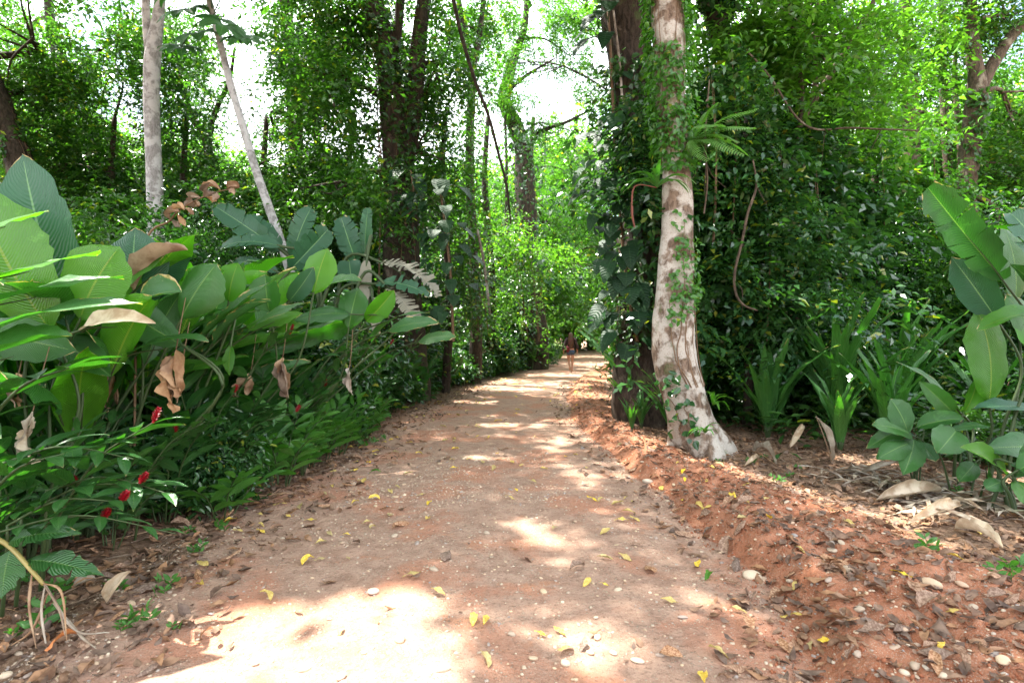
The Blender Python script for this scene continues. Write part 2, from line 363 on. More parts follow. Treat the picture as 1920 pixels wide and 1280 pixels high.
# ------------------------------------------------------------------ ground, track, bank
def build_ground():
    ys = [1.0]
    while ys[-1] < 95: ys.append(ys[-1]+max(.014, ys[-1]*.0068))
    ys = np.array(list(np.linspace(-60, .2, 16))+list(np.linspace(.4, .9, 4))+ys+[120, 180, 260, 400])
    xs = np.array([-400, -200, -100, -60, -40, -28, -20, -14, -11, -9]+list(np.linspace(-8, -4.2, 26))+list(np.arange(-4.1, 5.6, .03))+list(np.linspace(5.8, 14, 36))+[16, 20, 28, 40, 60, 100, 200, 400])
    X, Y = np.meshgrid(xs, ys); Z = G(X, Y)
    V = np.stack([X, Y, Z], -1).reshape(-1, 3); nx = len(xs); ny = len(ys)
    i = np.arange(ny-1)[:, None]*nx; j = np.arange(nx-1)[None]
    F = np.stack([i+j, i+j+1, i+nx+j+1, i+nx+j], -1).reshape(-1, 4)
    x, y = V[:, 0], V[:, 1]
    wob = (n2(x, y, 1.3, 3)-.5)*.5
    l, r, b = Lf(y)+wob, Rf(y)+wob*.5, Bf(y)+wob
    red = sm(-.12, .1, x-r)*(1-sm(-.35, .25, x-b))*np.exp(-np.maximum(y-14, 0)/20)
    lit = np.maximum(sm(-.5, .3, l-x)*.9, sm(-.15, .4, x-b))
    far = sm(27, 33, y)*(1-sm(-.2, .5, x-r)*0)
    green = np.maximum(far*np.maximum(sm(0, .5, l-x), sm(0, .6, x-b)), 0)
    lit = lit*(1-far*.8)
    gravel = np.clip(1-red*.6-lit, 0, 1)
    cx = x[F].mean(1); cy = y[F].mean(1); cl = np.mean(l[F], 1); cr = np.mean(r[F], 1); cb = np.mean(b[F], 1)
    inp = (cx > cl) & (cx < cr) & (cy > -60) & (cy < 120); ink = (cx >= cr) & (cx < cb) & (cy < 60)
    for nm, sel in (('ground', ~inp & ~ink), ('dirt_track', inp), ('red_earth_bank', ink)):
        f = F[sel]; used = np.unique(f); mp = np.zeros(len(V), int); mp[used] = np.arange(len(used))
        me = mesh_np(nm, V[used], mp[f], M['ground'], col={'red': red[used], 'litter': lit[used], 'green': green[used], 'gravel': gravel[used]})
        struct(link(nm, me))
build_ground()

# ------------------------------------------------------------------ foliage clouds
def leaves_VF(pos, axis, nrm, L, W, kind=0, fold=.25):
    axis = unit(axis); side = unit(np.cross(axis, nrm)); n = np.cross(side, axis)
    L = np.broadcast_to(L, (len(pos),))[:, None]; W = np.broadcast_to(W, (len(pos),))[:, None]
    if kind == 0:
        V = np.stack([pos, pos+axis*L*.45+side*W*.5+n*W*fold, pos+axis*L-n*L*.08, pos+axis*L*.45-side*W*.5+n*W*fold], 1)
        F = np.arange(len(pos)*4).reshape(-1, 4)
        return V.reshape(-1, 3), F, 4
    V = np.stack([pos, pos+axis*L*.28+side*W*.46+n*W*fold, pos+axis*L*.66+side*W*.40+n*(W*fold-L*.04), pos+axis*L-n*L*.14,
                  pos+axis*L*.66-side*W*.40+n*(W*fold-L*.04), pos+axis*L*.28-side*W*.46+n*W*fold], 1)
    b = np.arange(len(pos))[:, None]*6
    F = np.concatenate([b+np.array([[0, 1, 2, 3]]), b+np.array([[0, 3, 4, 5]])])
    return V.reshape(-1, 3), F, 6
def foliage(blobs, leafL=.135, ratio=.42, nl=11, tw=.6, kind=0, thr=.50, cf=.9, prune=True, rng=RNG, droop=.25, amb=.60, shell=.0):
    """blobs: list of (centre, (rx,ry,rz), n_twigs). Returns V,F,rnd of leafy twigs."""
    Ps = []
    for c, r, n in blobs:
        q = rng.normal(size=(int(n*2.4)+8, 3)); q = unit(q)*(rng.random((len(q), 1))**.5*1.22)
        p = np.asarray(c)+q*np.asarray(r)
        nc = max(3, int(n/17)); cc = np.asarray(c)+unit(rng.normal(size=(nc, 3)))*(rng.random((nc, 1))**.5*1.15)*np.asarray(r)
        w = rng.random(len(p)) < .72; sz = tw*rng.uniform(.6, 1.3, nc)
        j = rng.integers(0, nc, len(p)); lay = cc[j]+rng.normal(size=(len(p), 3))*A(.95, .95, .22)*sz[j][:, None]
        lay[:, 2] -= .25*((lay-cc[j])[:, :2]**2).sum(1)/np.maximum(sz[j], .1); p = np.where(w[:, None], lay, p)
        k = (fbm(p*cf+5.1, 2) > thr-.10*rng.random(len(p))) | (w & (rng.random(len(p)) < .35))
        Ps.append(p[k][:int(n)])
    T = np.concatenate(Ps)
    if prune: T = T[~in_gap(T, rng)]
    if len(T) == 0: T = np.array([blobs[0][0]])
    az = rng.random(len(T))*2*np.pi; D = np.stack([np.cos(az), np.sin(az), rng.normal(-.1, .35, len(T))-droop*.4], -1); D = unit(D)
    sc = rng.uniform(.7, 1.25, len(T))
    up = unit(A(0, 0, 1)+rng.normal(0, .28, (len(T), 3)))
    S = unit(np.cross(D, up)); U = np.cross(S, D)
    t = (np.arange(nl)+.5)/nl
    sg = np.where(np.arange(nl) % 2 == 0, 1., -1.)
    base = T[:, None]+D[:, None]*(t*tw)[None, :, None]*sc[:, None, None]+A(0, 0, -1)*(t**2*tw*droop)[None, :, None]*sc[:, None, None]
    base = base+rng.normal(0, .03*tw*2, base.shape)
    ax = D[:, None]*(.45+.6*t)[None, :, None]+S[:, None]*(sg*(1-.5*t))[None, :, None]+A(0, 0, -droop)+rng.normal(0, .28, base.shape)
    nr = U[:, None]+rng.normal(0, .35, base.shape)
    L = leafL*sc[:, None]*rng.uniform(.7, 1.2, (len(T), nl))
    r = np.broadcast_to(rng.random((len(T), 1)), L.shape)*.6+rng.random(L.shape)*.38
    base, ax, nr, L, r = base.reshape(-1, 3), ax.reshape(-1, 3), nr.reshape(-1, 3), L.ravel(), r.ravel()
    if prune:
        k = ~(open_sun(base, amb) & (base[:, 2] > 2.2))
        base, ax, nr, L, r = base[k], ax[k], nr[k], L[k], r[k]
    V, F, m = leaves_VF(base, ax, nr, L, L*ratio, kind)
    return V, F, np.repeat(r, m), T

# ------------------------------------------------------------------ trees
def px_r(w, Y): return w/2*Y/FPX
def tree(label, Y, pts, widths, blobs, bark='bark_dark', fol='fol_mid', name='forest_tree', noise=.12, seg=14, limbs=True, group=None, forks=(), lobes=None, n=None, **fk):
    """pts: trunk in photo pixels at depth Y (first = base; run to the soil); blobs: (px,py,dY,rxpx,rypx,n)"""
    W = [P(x, y, Y+(d[0] if d else 0)) for x, y, *d in pts]
    b = W[0]; b[2] = float(G(b[0:1], b[1:2])[0])-.15
    root = thing(name, label, 'tree', (b[0], b[1], 0), group=group)
    O = A(b[0], b[1], 0)
    V, F, uv = tube(np.array(W)-O, [px_r(w, Y) for w in widths], seg, n or len(W)*7, noise, 2.5, lobes=lobes)
    link('trunk', mesh_np('trunk', V, F, M[bark], uv), root)
    for f in forks:
        fp = [P(x, y, Y+(d[0] if d else 0))-O for x, y, *d in f[0]]
        V, F, uv = tube(np.array(fp), [px_r(w, Y) for w in f[1]], 9, len(fp)*5, noise, 3)
        link('limb', mesh_np('limb', V, F, M[bark], uv), root)
    if blobs:
        B = [(P(x, y, Y+d), (rx*Y/FPX, max(.8, (rx+ry)/2*Y/FPX*.8), ry*Y/FPX), nn) for x, y, d, rx, ry, nn in blobs]
        if limbs:
            Wt = catmull(np.array(W), 40); up = Wt[int(len(Wt)*.35):]
            for c, r, nn in B:
                c = np.asarray(c); low = up[up[:, 2] < c[2]+.5]
                if len(low) == 0: low = up[:1]
                a = low[np.argmin(np.linalg.norm(low-c, axis=1))]
                if np.linalg.norm(c-a) < .5: continue
                mid = (a+c)/2+A(RNG.normal(0, .2), RNG.normal(0, .2), .15*np.linalg.norm(c-a))
                mb = MB(); r0 = min(.09, px_r(widths[-1], Y)*.7)*min(1, .35+Y/20)
                V, F, uv = tube(np.array([a, mid, c])-O, [r0, r0*.6, r0*.25], 7, 9, .1); mb.add(V, F, uv)
                for q in range(5):
                    e = c+RNG.normal(0, .55, 3)*np.asarray(r); s0 = mid+(c-mid)*RNG.random()
                    V, F, uv = tube(np.array([s0, (s0+e)/2+RNG.normal(0, .12, 3), e])-O, [r0*.4, r0*.25, .006], 5, 7); mb.add(V, F, uv)
                link('limb', mb.mesh('limb', M[bark]), root)
        V, F, r, _ = foliage(B, **fk)
        link('crown', mesh_np('crown', V-O, F, M[fol], rnd=r, smooth=False), root)
    return root

def vine_on(label, pts, Y, widths, n, L=.09, fol='ivy', t0=0, t1=1, ang=(0, 2*math.pi), spread=1.05, seed=1, name='climbing_vine', thr=.45, hang=.6, strands=4, ratio=.8, cat='vine', fl=.10):
    rng = np.random.default_rng(seed)
    W = np.array([P(x, y, Y+(d[0] if d else 0)) for x, y, *d in pts]); C = catmull(W, 80)
    R = np.interp(np.linspace(0, 1, 80), np.linspace(0, 1, len(widths)), [px_r(w, Y) for w in widths])
    t = rng.uniform(t0, t1, n*2); i = (t*79).astype(int); a = rng.uniform(*ang, n*2)
    o = np.stack([np.cos(a), -np.sin(a), np.zeros(n*2)], -1)
    p = C[i]+o*(R[i]*spread)[:, None]
    k = fbm(p*A(2.2, 2.2, 1.3)+seed, 3) > thr; p, o = p[k][:n], o[k][:n]
    m = len(p); O = A(C[0, 0], C[0, 1], 0)
    p = p+o*rng.random((m, 1))**2*fl+A(0, 0, -1)*rng.random((m, 1))**2*fl*.8+rng.normal(0, .012, (m, 3))
    ax = A(0, 0, -hang)+o*.5+rng.normal(0, .5, (m, 3)); nr = o+A(0, 0, .6)+rng.normal(0, .3, (m, 3))
    V, F, q = leaves_VF(p, ax, nr, L*rng.uniform(.6, 1.3, m), L*ratio*rng.uniform(.6, 1.1, m), 1, .12)
    root = thing(name, label, cat, O)
    link('foliage', mesh_np('foliage', V-O, F, M[fol], rnd=np.repeat(rng.random(m), q), smooth=False), root)
    mb = MB()
    for s in range(strands):
        a0 = rng.uniform(*ang); tt = np.linspace(t0, max(t0+.1, t1*rng.uniform(.6, 1)), 9); ii = (tt*79).astype(int)
        aa = a0+np.cumsum(rng.normal(0, .10, 9)); oo = np.stack([np.cos(aa), -np.sin(aa), np.zeros(9)], -1)
        V, F, uv = tube(C[ii]+oo*(R[ii]*1.03+.006)[:, None]-O, [.008, .006, .003], 5, 40, .1); mb.add(V, F, uv)
    link('stem', mb.mesh('stem', M['stem_brown']), root)
    return root
# ------------------------------------------------------------------ the trees
def build_trees():
    # foreground lichen-marked tree
    pts = [(1322, 868), (1318, 850), (1303, 805), (1284, 740), (1268, 680), (1262, 620), (1264, 560), (1266, 500), (1269, 400), (1266, 300), (1258, 200), (1256, 100), (1252, 0), (1248, -150), (1240, -420), (1235, -700)]
    wd = [112, 102, 84, 76, 78, 79, 72, 64, 56, 48, 55, 60, 61, 60, 52, 44]
    def lob(C, a):
        h = np.clip(1-C[:, 2]/.62, 0, 1)[:, None]
        f = .42*np.exp(-((a[None]-.35)/.42)**2)+.30*np.exp(-((a[None]-3.0)/.34)**2)+.22*np.exp(-((a[None]-4.6)/.4)**2)+.22*np.exp(-((a[None]-1.6)/.5)**2)
        f = f-.10*np.cos(a[None]*7)**2
        return 1+h**1.5*f*1.15+.05*np.sin(a[None]*3+C[:, 2:3]*1.3)
    tree('pale lichen-blotched tree with flared roots standing at the edge of the red bank', 7.05, pts, wd, [(1180, -420, 0, 330, 160, 1500), (1420, -520, 1, 300, 160, 1300)],
         bark='bark_main', fol='fol_mid', name='jungle_tree', noise=.09, seg=44, n=150, lobes=lob, leafL=.13)
    # trees on the far side and along both sides
    tree('tall pale grey trunk that forks near the top, behind the paddle-leaved plants', 11, [(300, 790), (297, 600), (293, 440), (288, 300), (284, 200), (286, 110), (300, 0), (312, -200), (310, -420)], [34, 33, 30, 27, 27, 28, 19, 16, 13],
         [(330, -330, 0, 330, 150, 800), (250, -160, 1, 200, 60, 200)], bark='bark_ash', fol='fol_mid', name='jungle_tree', seg=18, noise=.07, leafL=.12,
         forks=[([(284, 120), (276, 60), (272, -20), (262, -200)], [17, 15, 13, 9])])
    tree('dark mossy trunk at the edge of the picture above the big upright paddle leaf', 13, [(70, 740), (60, 500), (42, 330), (15, 240), (-12, 170), (-50, 60), (-90, -100)], [58, 52, 46, 42, 40, 36, 30],
         [(60, 70, 0, 170, 110, 1150), (155, 175, 1, 130, 90, 700), (20, 230, 1, 110, 90, 450), (40, -100, 0, 220, 80, 500)], fol='fol_mid')
    tree('dark trunk in the shade between the edge trunk and the pale forked trunk', 16, [(130, 720), (132, 500), (138, 350), (130, 260), (118, 150), (95, 40), (80, -120)], [34, 32, 28, 24, 20, 16, 12],
         [(195, 245, 0, 115, 75, 620), (330, 70, -1, 95, 60, 420), (80, 320, -1, 110, 60, 380), (210, 330, 0, 120, 50, 330), (60, 120, 2, 120, 80, 380)], fol='fol_mid')
    tree('open-crowned tree with bare forked limbs against the white sky', 18, [(400, 700), (402, 500), (398, 380), (388, 270), (352, 200), (330, 90), (300, 0)], [26, 24, 20, 16, 12, 9, 6],
         [(375, 190, 0, 80, 65, 360), (440, 355, 0, 70, 60, 330), (350, 90, 1, 75, 60, 330), (360, 330, 1, 100, 60, 400), (255, 100, 2, 70, 60, 260)], fol='fol_mid',
         forks=[([(390, 280), (400, 220), (430, 150), (440, 90)], [12, 10, 7, 4]), ([(350, 205), (320, 170), (290, 130), (210, 60)], [10, 8, 6, 3])])
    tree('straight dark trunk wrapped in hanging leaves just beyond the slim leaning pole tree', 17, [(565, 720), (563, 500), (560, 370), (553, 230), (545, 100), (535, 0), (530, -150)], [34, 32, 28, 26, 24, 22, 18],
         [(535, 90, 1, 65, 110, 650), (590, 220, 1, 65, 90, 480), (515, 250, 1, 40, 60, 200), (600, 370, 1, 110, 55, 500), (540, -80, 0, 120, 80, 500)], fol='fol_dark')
    tree('slim dark trunk close beside the straight leafy one', 16, [(608, 700), (603, 500), (600, 330), (590, 200), (596, 60), (600, -100)], [16, 15, 14, 12, 10, 8],
         [(610, 150, 0, 60, 100, 450), (640, 290, 0, 60, 60, 350)], fol='fol_mid')
    tree('massive dark trunk with several limbs and a heavy curtain of leaves, centre of the wood', 13, [(762, 800), (756, 600), (752, 400), (748, 330), (742, 230), (728, 120), (700, 0), (680, -160)], [96, 76, 64, 60, 56, 44, 38, 30],
         [(690, 60, .8, 110, 110, 1150), (615, 170, -1, 65, 110, 600), (690, 260, .8, 80, 70, 420), (650, 345, -2, 80, 50, 480), (825, 120, 0, 55, 110, 600), (830, 300, -.5, 45, 70, 320), (640, 20, 0, 80, 80, 450), (740, 130, 1, 80, 80, 500), (730, -140, 0, 260, 120, 900)],
         fol='fol_mid', seg=20, forks=[([(750, 330), (775, 200), (785, 80), (800, -40), (810, -160)], [44, 36, 30, 24, 18]), ([(745, 300), (722, 180), (745, 60), (755, -80)], [26, 22, 18, 14])])
    tree('slender straight trunk with sunlit creepers, forked high above the track verge', 17.5, [(890, 720), (893, 600), (888, 480), (882, 380), (880, 290), (884, 190), (886, 130), (900, 60), (912, -60)], [26, 23, 19, 17, 16, 16, 15, 10, 8],
         [(850, 50, 0, 60, 60, 420), (925, 50, 1, 60, 50, 300), (845, 290, 1, 50, 80, 330), (870, -120, 0, 150, 90, 600)], fol='fol_mid',
         forks=[([(886, 140), (872, 60), (858, -10), (840, -120)], [14, 12, 10, 7])])
    tree('crooked vine-laden trunk leaning over the bend of the track', 25, [(1000, 700), (1003, 640), (990, 500), (986, 380), (982, 290), (968, 240), (946, 190), (955, 140), (968, 95), (985, 40), (990, -80)], [56, 50, 44, 40, 34, 30, 26, 19, 15, 12, 9],
         [(985, 40, 0, 90, 70, 620), (1075, 110, 1, 100, 75, 620), (1035, 235, 0, 65, 40, 260), (960, 330, 1.5, 50, 60, 300), (1020, 420, 1.5, 60, 80, 320), (1120, 30, 2, 80, 60, 400)], fol='fol_mid',
         forks=[([(980, 300), (1010, 250), (1060, 230), (1110, 205)], [12, 9, 6, 3]), ([(948, 190), (960, 165), (990, 140), (1040, 110)], [10, 8, 6, 3])])
    tree('small bright yellow-green sapling crown catching the sun beside the crooked trunk', 24, [(945, 700), (948, 500), (950, 320), (945, 180)], [9, 8, 6, 4], [(948, 185, 0, 38, 32, 230), (930, 250, 1, 40, 40, 120)], fol='fol_bright', limbs=False)
    # big dark trunk behind the lichen tree
    tree('thick fluted dark trunk hung with broad climbing leaves behind the lichen-blotched tree', 9.6, [(1215, 800), (1212, 600), (1212, 400), (1200, 250), (1182, 120), (1172, 0), (1160, -200), (1150, -420)], [130, 110, 96, 90, 84, 88, 80, 70],
         [(1140, -330, 0, 300, 130, 1300), (1195, 300, -.9, 50, 60, 260), (1190, 215, -1.2, 40, 50, 80)], fol='fol_gloss', seg=26, noise=.22)
    tree('multi-stemmed tree smothered in creepers just beyond the lichen-blotched tree', 10.5, [(1440, 800), (1450, 650), (1480, 500), (1470, 380), (1420, 240), (1370, 120), (1335, 0), (1310, -180)], [70, 60, 54, 46, 40, 40, 40, 34],
         [(1420, 330, 0, 100, 90, 1500), (1360, 430, 0, 60, 100, 900), (1520, 420, .5, 110, 120, 1700), (1400, 180, 1, 90, 80, 700), (1370, -100, 0, 200, 120, 800), (1440, 560, 1, 90, 60, 500)], fol='fol_gloss', seg=18, noise=.2, leafL=.20, thr=.56, ratio=.5,
         forks=[([(1478, 500), (1500, 420), (1498, 330), (1520, 240)], [34, 30, 26, 18])])
    tree('slim grey forked tree with sun-bright translucent leaves', 9.5, [(1395, 820), (1420, 600), (1452, 420), (1480, 320), (1500, 235), (1545, 160), (1590, 85), (1640, 0), (1700, -120)], [13, 13, 12, 12, 12, 11, 10, 9, 8],
         [(1410, 70, .2, 100, 90, 640), (1530, 70, .4, 110, 95, 760), (1480, 190, .8, 120, 60, 420), (1610, 130, .8, 80, 80, 420), (1560, -110, 0, 260, 100, 250)], fol='fol_bright', leafL=.14, thr=.50, bark='bark_mid',
         forks=[([(1500, 240), (1503, 170), (1492, 90), (1480, 0)], [10, 9, 7, 5]), ([(1520, 200), (1530, 130), (1525, 60), (1540, -20)], [8, 7, 6, 4])])
    tree('sunlit bushy tree with pale green leaves behind the strap-leaved clumps', 12, [(1640, 760), (1640, 600), (1650, 450), (1640, 330)], [22, 20, 16, 12],
         [(1620, 300, 0, 110, 70, 1000), (1700, 420, .5, 120, 90, 1500), (1600, 470, 0, 100, 100, 1300), (1730, 560, 0, 130, 80, 1200), (1590, 600, -.5, 110, 60, 700)], fol='fol_mid', thr=.56, leafL=.16)
    tree('upright brown trunk high on the slope beyond the sunlit bushy tree', 15, [(1712, 760), (1712, 500), (1710, 300), (1706, 150), (1700, 60), (1690, -120)], [36, 32, 28, 26, 24, 18],
         [(1700, 50, 0, 110, 70, 700), (1640, 200, 1, 70, 60, 380), (1760, 240, 1, 60, 80, 400), (1690, -100, 0, 150, 80, 500)], bark='bark_mid', fol='fol_bright')
    tree('thin twin-stemmed tree between the two brown trunks', 16, [(1790, 740), (1786, 500), (1776, 300), (1770, 180), (1766, 50), (1760, -80)], [18, 17, 16, 14, 12, 9],
         [(1775, 110, 0, 50, 80, 420), (1800, 330, 1, 60, 70, 420)], bark='bark_mid', fol='fol_mid', forks=[([(1788, 480), (1800, 300), (1790, 150), (1800, 20)], [10, 9, 8, 6])])
    tree('gnarled brown trunk with a mossy limb reaching out against the sky', 14, [(1812, 780), (1812, 600), (1812, 440), (1812, 350), (1822, 250), (1832, 170), (1826, 100), (1820, 40), (1815, -100)], [54, 46, 36, 32, 32, 34, 24, 22, 18],
         [(1830, -60, 0, 110, 70, 500), (1870, 330, .5, 70, 80, 700), (1900, 220, 1, 60, 60, 420), (1900, 30, 0, 60, 40, 220), (1850, 480, 0, 110, 70, 800)], bark='bark_mid', fol='fol_mid', seg=18, noise=.2,
         forks=[([(1832, 180), (1862, 120), (1895, 70), (1940, 20), (2000, -60)], [24, 22, 20, 18, 14])])
    tree('slim pale pole tree leaning across the gap of white sky', 9.2, [(600, 812), (572, 620), (540, 495), (508, 400), (480, 320), (455, 235), (430, 150), (408, 60), (392, 0), (372, -100), (355, -200)], [20, 18, 17, 16, 15, 14, 13, 12, 11, 9, 7],
         [], bark='bark_grey', name='pole_tree', seg=14, noise=.05)
    for lab, Y, px, bl, fo in [
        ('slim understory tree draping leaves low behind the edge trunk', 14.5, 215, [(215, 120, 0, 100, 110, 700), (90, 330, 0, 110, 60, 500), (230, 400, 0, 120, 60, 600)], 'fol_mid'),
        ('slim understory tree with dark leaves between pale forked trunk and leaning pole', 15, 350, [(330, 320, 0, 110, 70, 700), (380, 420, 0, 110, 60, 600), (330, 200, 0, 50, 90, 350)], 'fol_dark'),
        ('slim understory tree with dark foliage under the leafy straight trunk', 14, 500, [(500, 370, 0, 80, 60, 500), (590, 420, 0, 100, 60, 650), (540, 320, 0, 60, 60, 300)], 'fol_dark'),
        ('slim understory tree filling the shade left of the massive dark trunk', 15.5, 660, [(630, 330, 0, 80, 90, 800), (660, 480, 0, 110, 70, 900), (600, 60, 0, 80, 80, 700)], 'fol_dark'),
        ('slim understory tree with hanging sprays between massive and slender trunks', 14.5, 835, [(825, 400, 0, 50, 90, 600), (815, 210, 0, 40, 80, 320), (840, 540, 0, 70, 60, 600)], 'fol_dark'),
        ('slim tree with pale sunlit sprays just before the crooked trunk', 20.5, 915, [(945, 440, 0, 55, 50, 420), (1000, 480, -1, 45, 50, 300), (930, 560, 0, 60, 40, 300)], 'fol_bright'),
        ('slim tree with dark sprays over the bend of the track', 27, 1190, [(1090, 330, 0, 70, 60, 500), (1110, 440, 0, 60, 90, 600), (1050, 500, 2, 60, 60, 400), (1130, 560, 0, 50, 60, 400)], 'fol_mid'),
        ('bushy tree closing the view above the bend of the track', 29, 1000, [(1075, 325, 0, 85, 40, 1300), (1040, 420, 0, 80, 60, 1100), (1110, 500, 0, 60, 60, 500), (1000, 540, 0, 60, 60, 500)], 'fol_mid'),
        ('broad-crowned tree framing the clearing past the bend', 34, 1255, [(1130, 380, 0, 90, 60, 700), (1085, 320, 0, 80, 45, 1200), (1060, 520, 2, 60, 50, 400), (1150, 560, 0, 50, 50, 400)], 'fol_bright'),
        ('tree with light airy crown high over the bend', 24, 1215, [(1060, 30, 0, 110, 60, 600), (930, 120, 0, 60, 50, 240), (1110, 170, 0, 50, 60, 260)], 'fol_bright'),
        ('understory tree with leaf curtains around the looping liana', 9.0, 1400, [(1370, 220, 0, 70, 90, 650), (1390, 360, 0, 80, 80, 750), (1350, 500, 0, 60, 90, 650), (1470, 480, 0, 90, 90, 900), (1480, 600, 0, 90, 40, 400)], 'fol_gloss'),
        ('leafy tree with bright canopy above the shiny bushes', 13.5, 1590, [(1590, 210, 0, 110, 80, 620), (1500, 300, 0, 100, 60, 420), (1660, 40, 0, 100, 60, 420), (1450, 20, 0, 120, 55, 380)], 'fol_bright'),
        ('second layer tree with hanging sprays high behind the edge trunk', 19, 60, [(60, 60, 0, 110, 70, 700), (130, 200, 0, 120, 60, 600), (330, 140, 0, 60, 80, 350), (280, 280, 0, 90, 40, 350)], 'fol_mid'),
        ('dense leafy tree between twin-stemmed and gnarled trunks', 17, 1770, [(1760, 350, 0, 100, 80, 900), (1850, 420, 0, 100, 80, 900), (1740, 160, 0, 60, 70, 400), (1900, 130, 0, 50, 60, 250)], 'fol_mid'),
        ('pale-leaved tree filling the edge of the picture behind the torn folded leaf', 16, 1930, [(1910, 280, 0, 80, 90, 800), (1880, 430, 0, 90, 80, 800), (1920, 520, 0, 80, 60, 500)], 'fol_bright')]:
        tree(lab, Y, [(px, 780), (px+8, 550), (px-6, 350), (px, 220)], [17, 15, 12, 8], bl, fol=fo, name='understory_tree', group='slim understory trees')
    # unseen trees outside the frame, added to shade the track and bank
    for lab, x, y, h, r, n, *cc in [(
                               'unseen tree added to shade the near track, leaning from the verge', -8.6, 3.6, 13.0, 3.7, 1500, -1.6, 4.8), ('unseen tree added to shade the red bank', 7.4, 3.4, 13.5, 3.2, 1300, 3.6, 6.8), ('tall unseen tree added for shade beside the track behind the paddle plants', -7.2, 6.5, 11.5, 3.3, 1500),
                               ('broad unseen tree added for shade behind the verge, level with the leaning pole tree', -10.9, 9.6, 12.5, 3.0, 1200, -7.2, 10.0),
                               ('spreading unseen tree whose crown is added to shade the near track', -7.6, 2.2, 11.0, 3.2, 1500),
                               ('unseen tree added for shade with its crown high over the red gingers', -11.5, 5.0, 15.5, 4.0, 1500),
                               ('unseen tree crown added for shade high over the near verge', -11.0, 0.5, 15.0, 3.6, 1300),
                               ('high unseen tree added for shade deep in the wood behind the gingers', -9, 8.5, 17.5, 3.4, 900)]:
        b = on(x, y, -.2); cx_, cy_ = cc if cc else (x+.3, y)
        root = thing('added_shade_tree', lab, 'tree', b)
        V, F, uv = tube([A(0, 0, 0), A((cx_-x)*.25, (cy_-y)*.2, h*.5), A(cx_-x, cy_-y, h)], [.22, .17, .08], 12, 20, .1, 2)
        link('trunk', mesh_np('trunk', V, F, M['bark_mid'], uv), root)
        V, F, r_, _ = foliage([((cx_, cy_, h), (r*1.25, r*1.2, r*.42), n)], leafL=.26, tw=1.1, nl=12, thr=.35, amb=.60)
        link('crown', mesh_np('crown', V-b, F, M['fol_mid'], rnd=r_, smooth=False), root)
    # farther wood: copied trees
    rng = np.random.default_rng(5); protos = []
    for k in range(4):
        h = [9, 12, 7, 10][k]; rt = thing('distant_tree', 'x', 'tree', (0, 0, 0), group='trees of the far wood')
        V, F, uv = tube([A(0, 0, -.2), A(rng.normal(0, .2), 0, h*.4), A(rng.normal(0, .6), rng.normal(0, .5), h*.85)], [.26, .2, .08], 9, 14, .15)
        link('trunk', mesh_np('trunk', V, F, M['bark_dark' if k % 2 else 'bark_mid'], uv), rt)
        bl = []
        for q in range(9):
            z = h*rng.uniform(.12, .95); rr = h*.22*(1.1-.4*z/h)
            a = rng.random()*6.28; d = rng.random()*h*.20
            bl.append(((math.cos(a)*d, math.sin(a)*d, z), (rr, rr, rr*.62), 230))
        V, F, r_, _ = foliage(bl, leafL=.22, tw=.9, nl=9, prune=False, thr=.42, rng=rng, cf=.7)
        link('crown', mesh_np('crown', V, F, M[['fol_mid', 'fol_bright', 'fol_mid', 'fol_bright'][k]], rnd=r_, smooth=False), rt)
        protos.append(rt)
    spots = []
    for row, (y0, y1, n) in enumerate([(21, 26, 14), (27, 34, 20), (36, 46, 24), (50, 68, 26)]):
        for i in range(n):
            f = (i+rng.uniform(.1, .9))/n; y = rng.uniform(y0, y1); x = (f*2-1)*y*1.0
            if Lf(y)-1.8 < x < Bf(y)+1.2 and y < 48: continue
            spots.append((x, y))
    spots += [(9.5, 62), (4.5, 64), (6.8, 58), (12, 66), (2.8, 52), (1, 44)]
    names = ['dark-stemmed', 'sunlit pale green', 'low bushy', 'light-crowned']
    tall = {(5.2, 50.0): 2.0, (7.9, 56.0): 2.1, (2.2, 47.0): 1.8, (3.8, 60.): 2.2}; spots += list(tall)
    for i, (x, y) in enumerate(spots):
        k = int(rng.integers(0, 4)); s = tall.get((x, y), rng.uniform(.8, 1.25))
        lab = f"{names[k]} tree of the far wood, {ordinal(i+1)} counted outwards from the nearest"
        if i < 4: k = i; o = protos[i]; o.location = tuple(on(x, y)); o['label'] = f"{names[k]} tree of the far wood, {ordinal(i+1)} counted outwards from the nearest"
        else: dup(protos[k], on(x, y), rng.random()*6.28, s, lab)

ONES = 'zero first second third fourth fifth sixth seventh eighth ninth tenth eleventh twelfth thirteenth fourteenth fifteenth sixteenth seventeenth eighteenth nineteenth'.split()
CARD = 'zero one two three four five six seven eight nine'.split()
TENS = {2: ('twenty', 'twentieth'), 3: ('thirty', 'thirtieth'), 4: ('forty', 'fortieth'), 5: ('fifty', 'fiftieth'), 6: ('sixty', 'sixtieth'), 7: ('seventy', 'seventieth'), 8: ('eighty', 'eightieth'), 9: ('ninety', 'ninetieth')}
def ordinal(n):
    if n >= 100: return (CARD[n//100]+' hundred '+ordinal(n % 100)) if n % 100 else CARD[n//100]+' hundredth'
    if n < 20: return ONES[n]
    t, o = divmod(n, 10)
    return TENS[t][1] if o == 0 else TENS[t][0]+'-'+ONES[o]
build_trees()
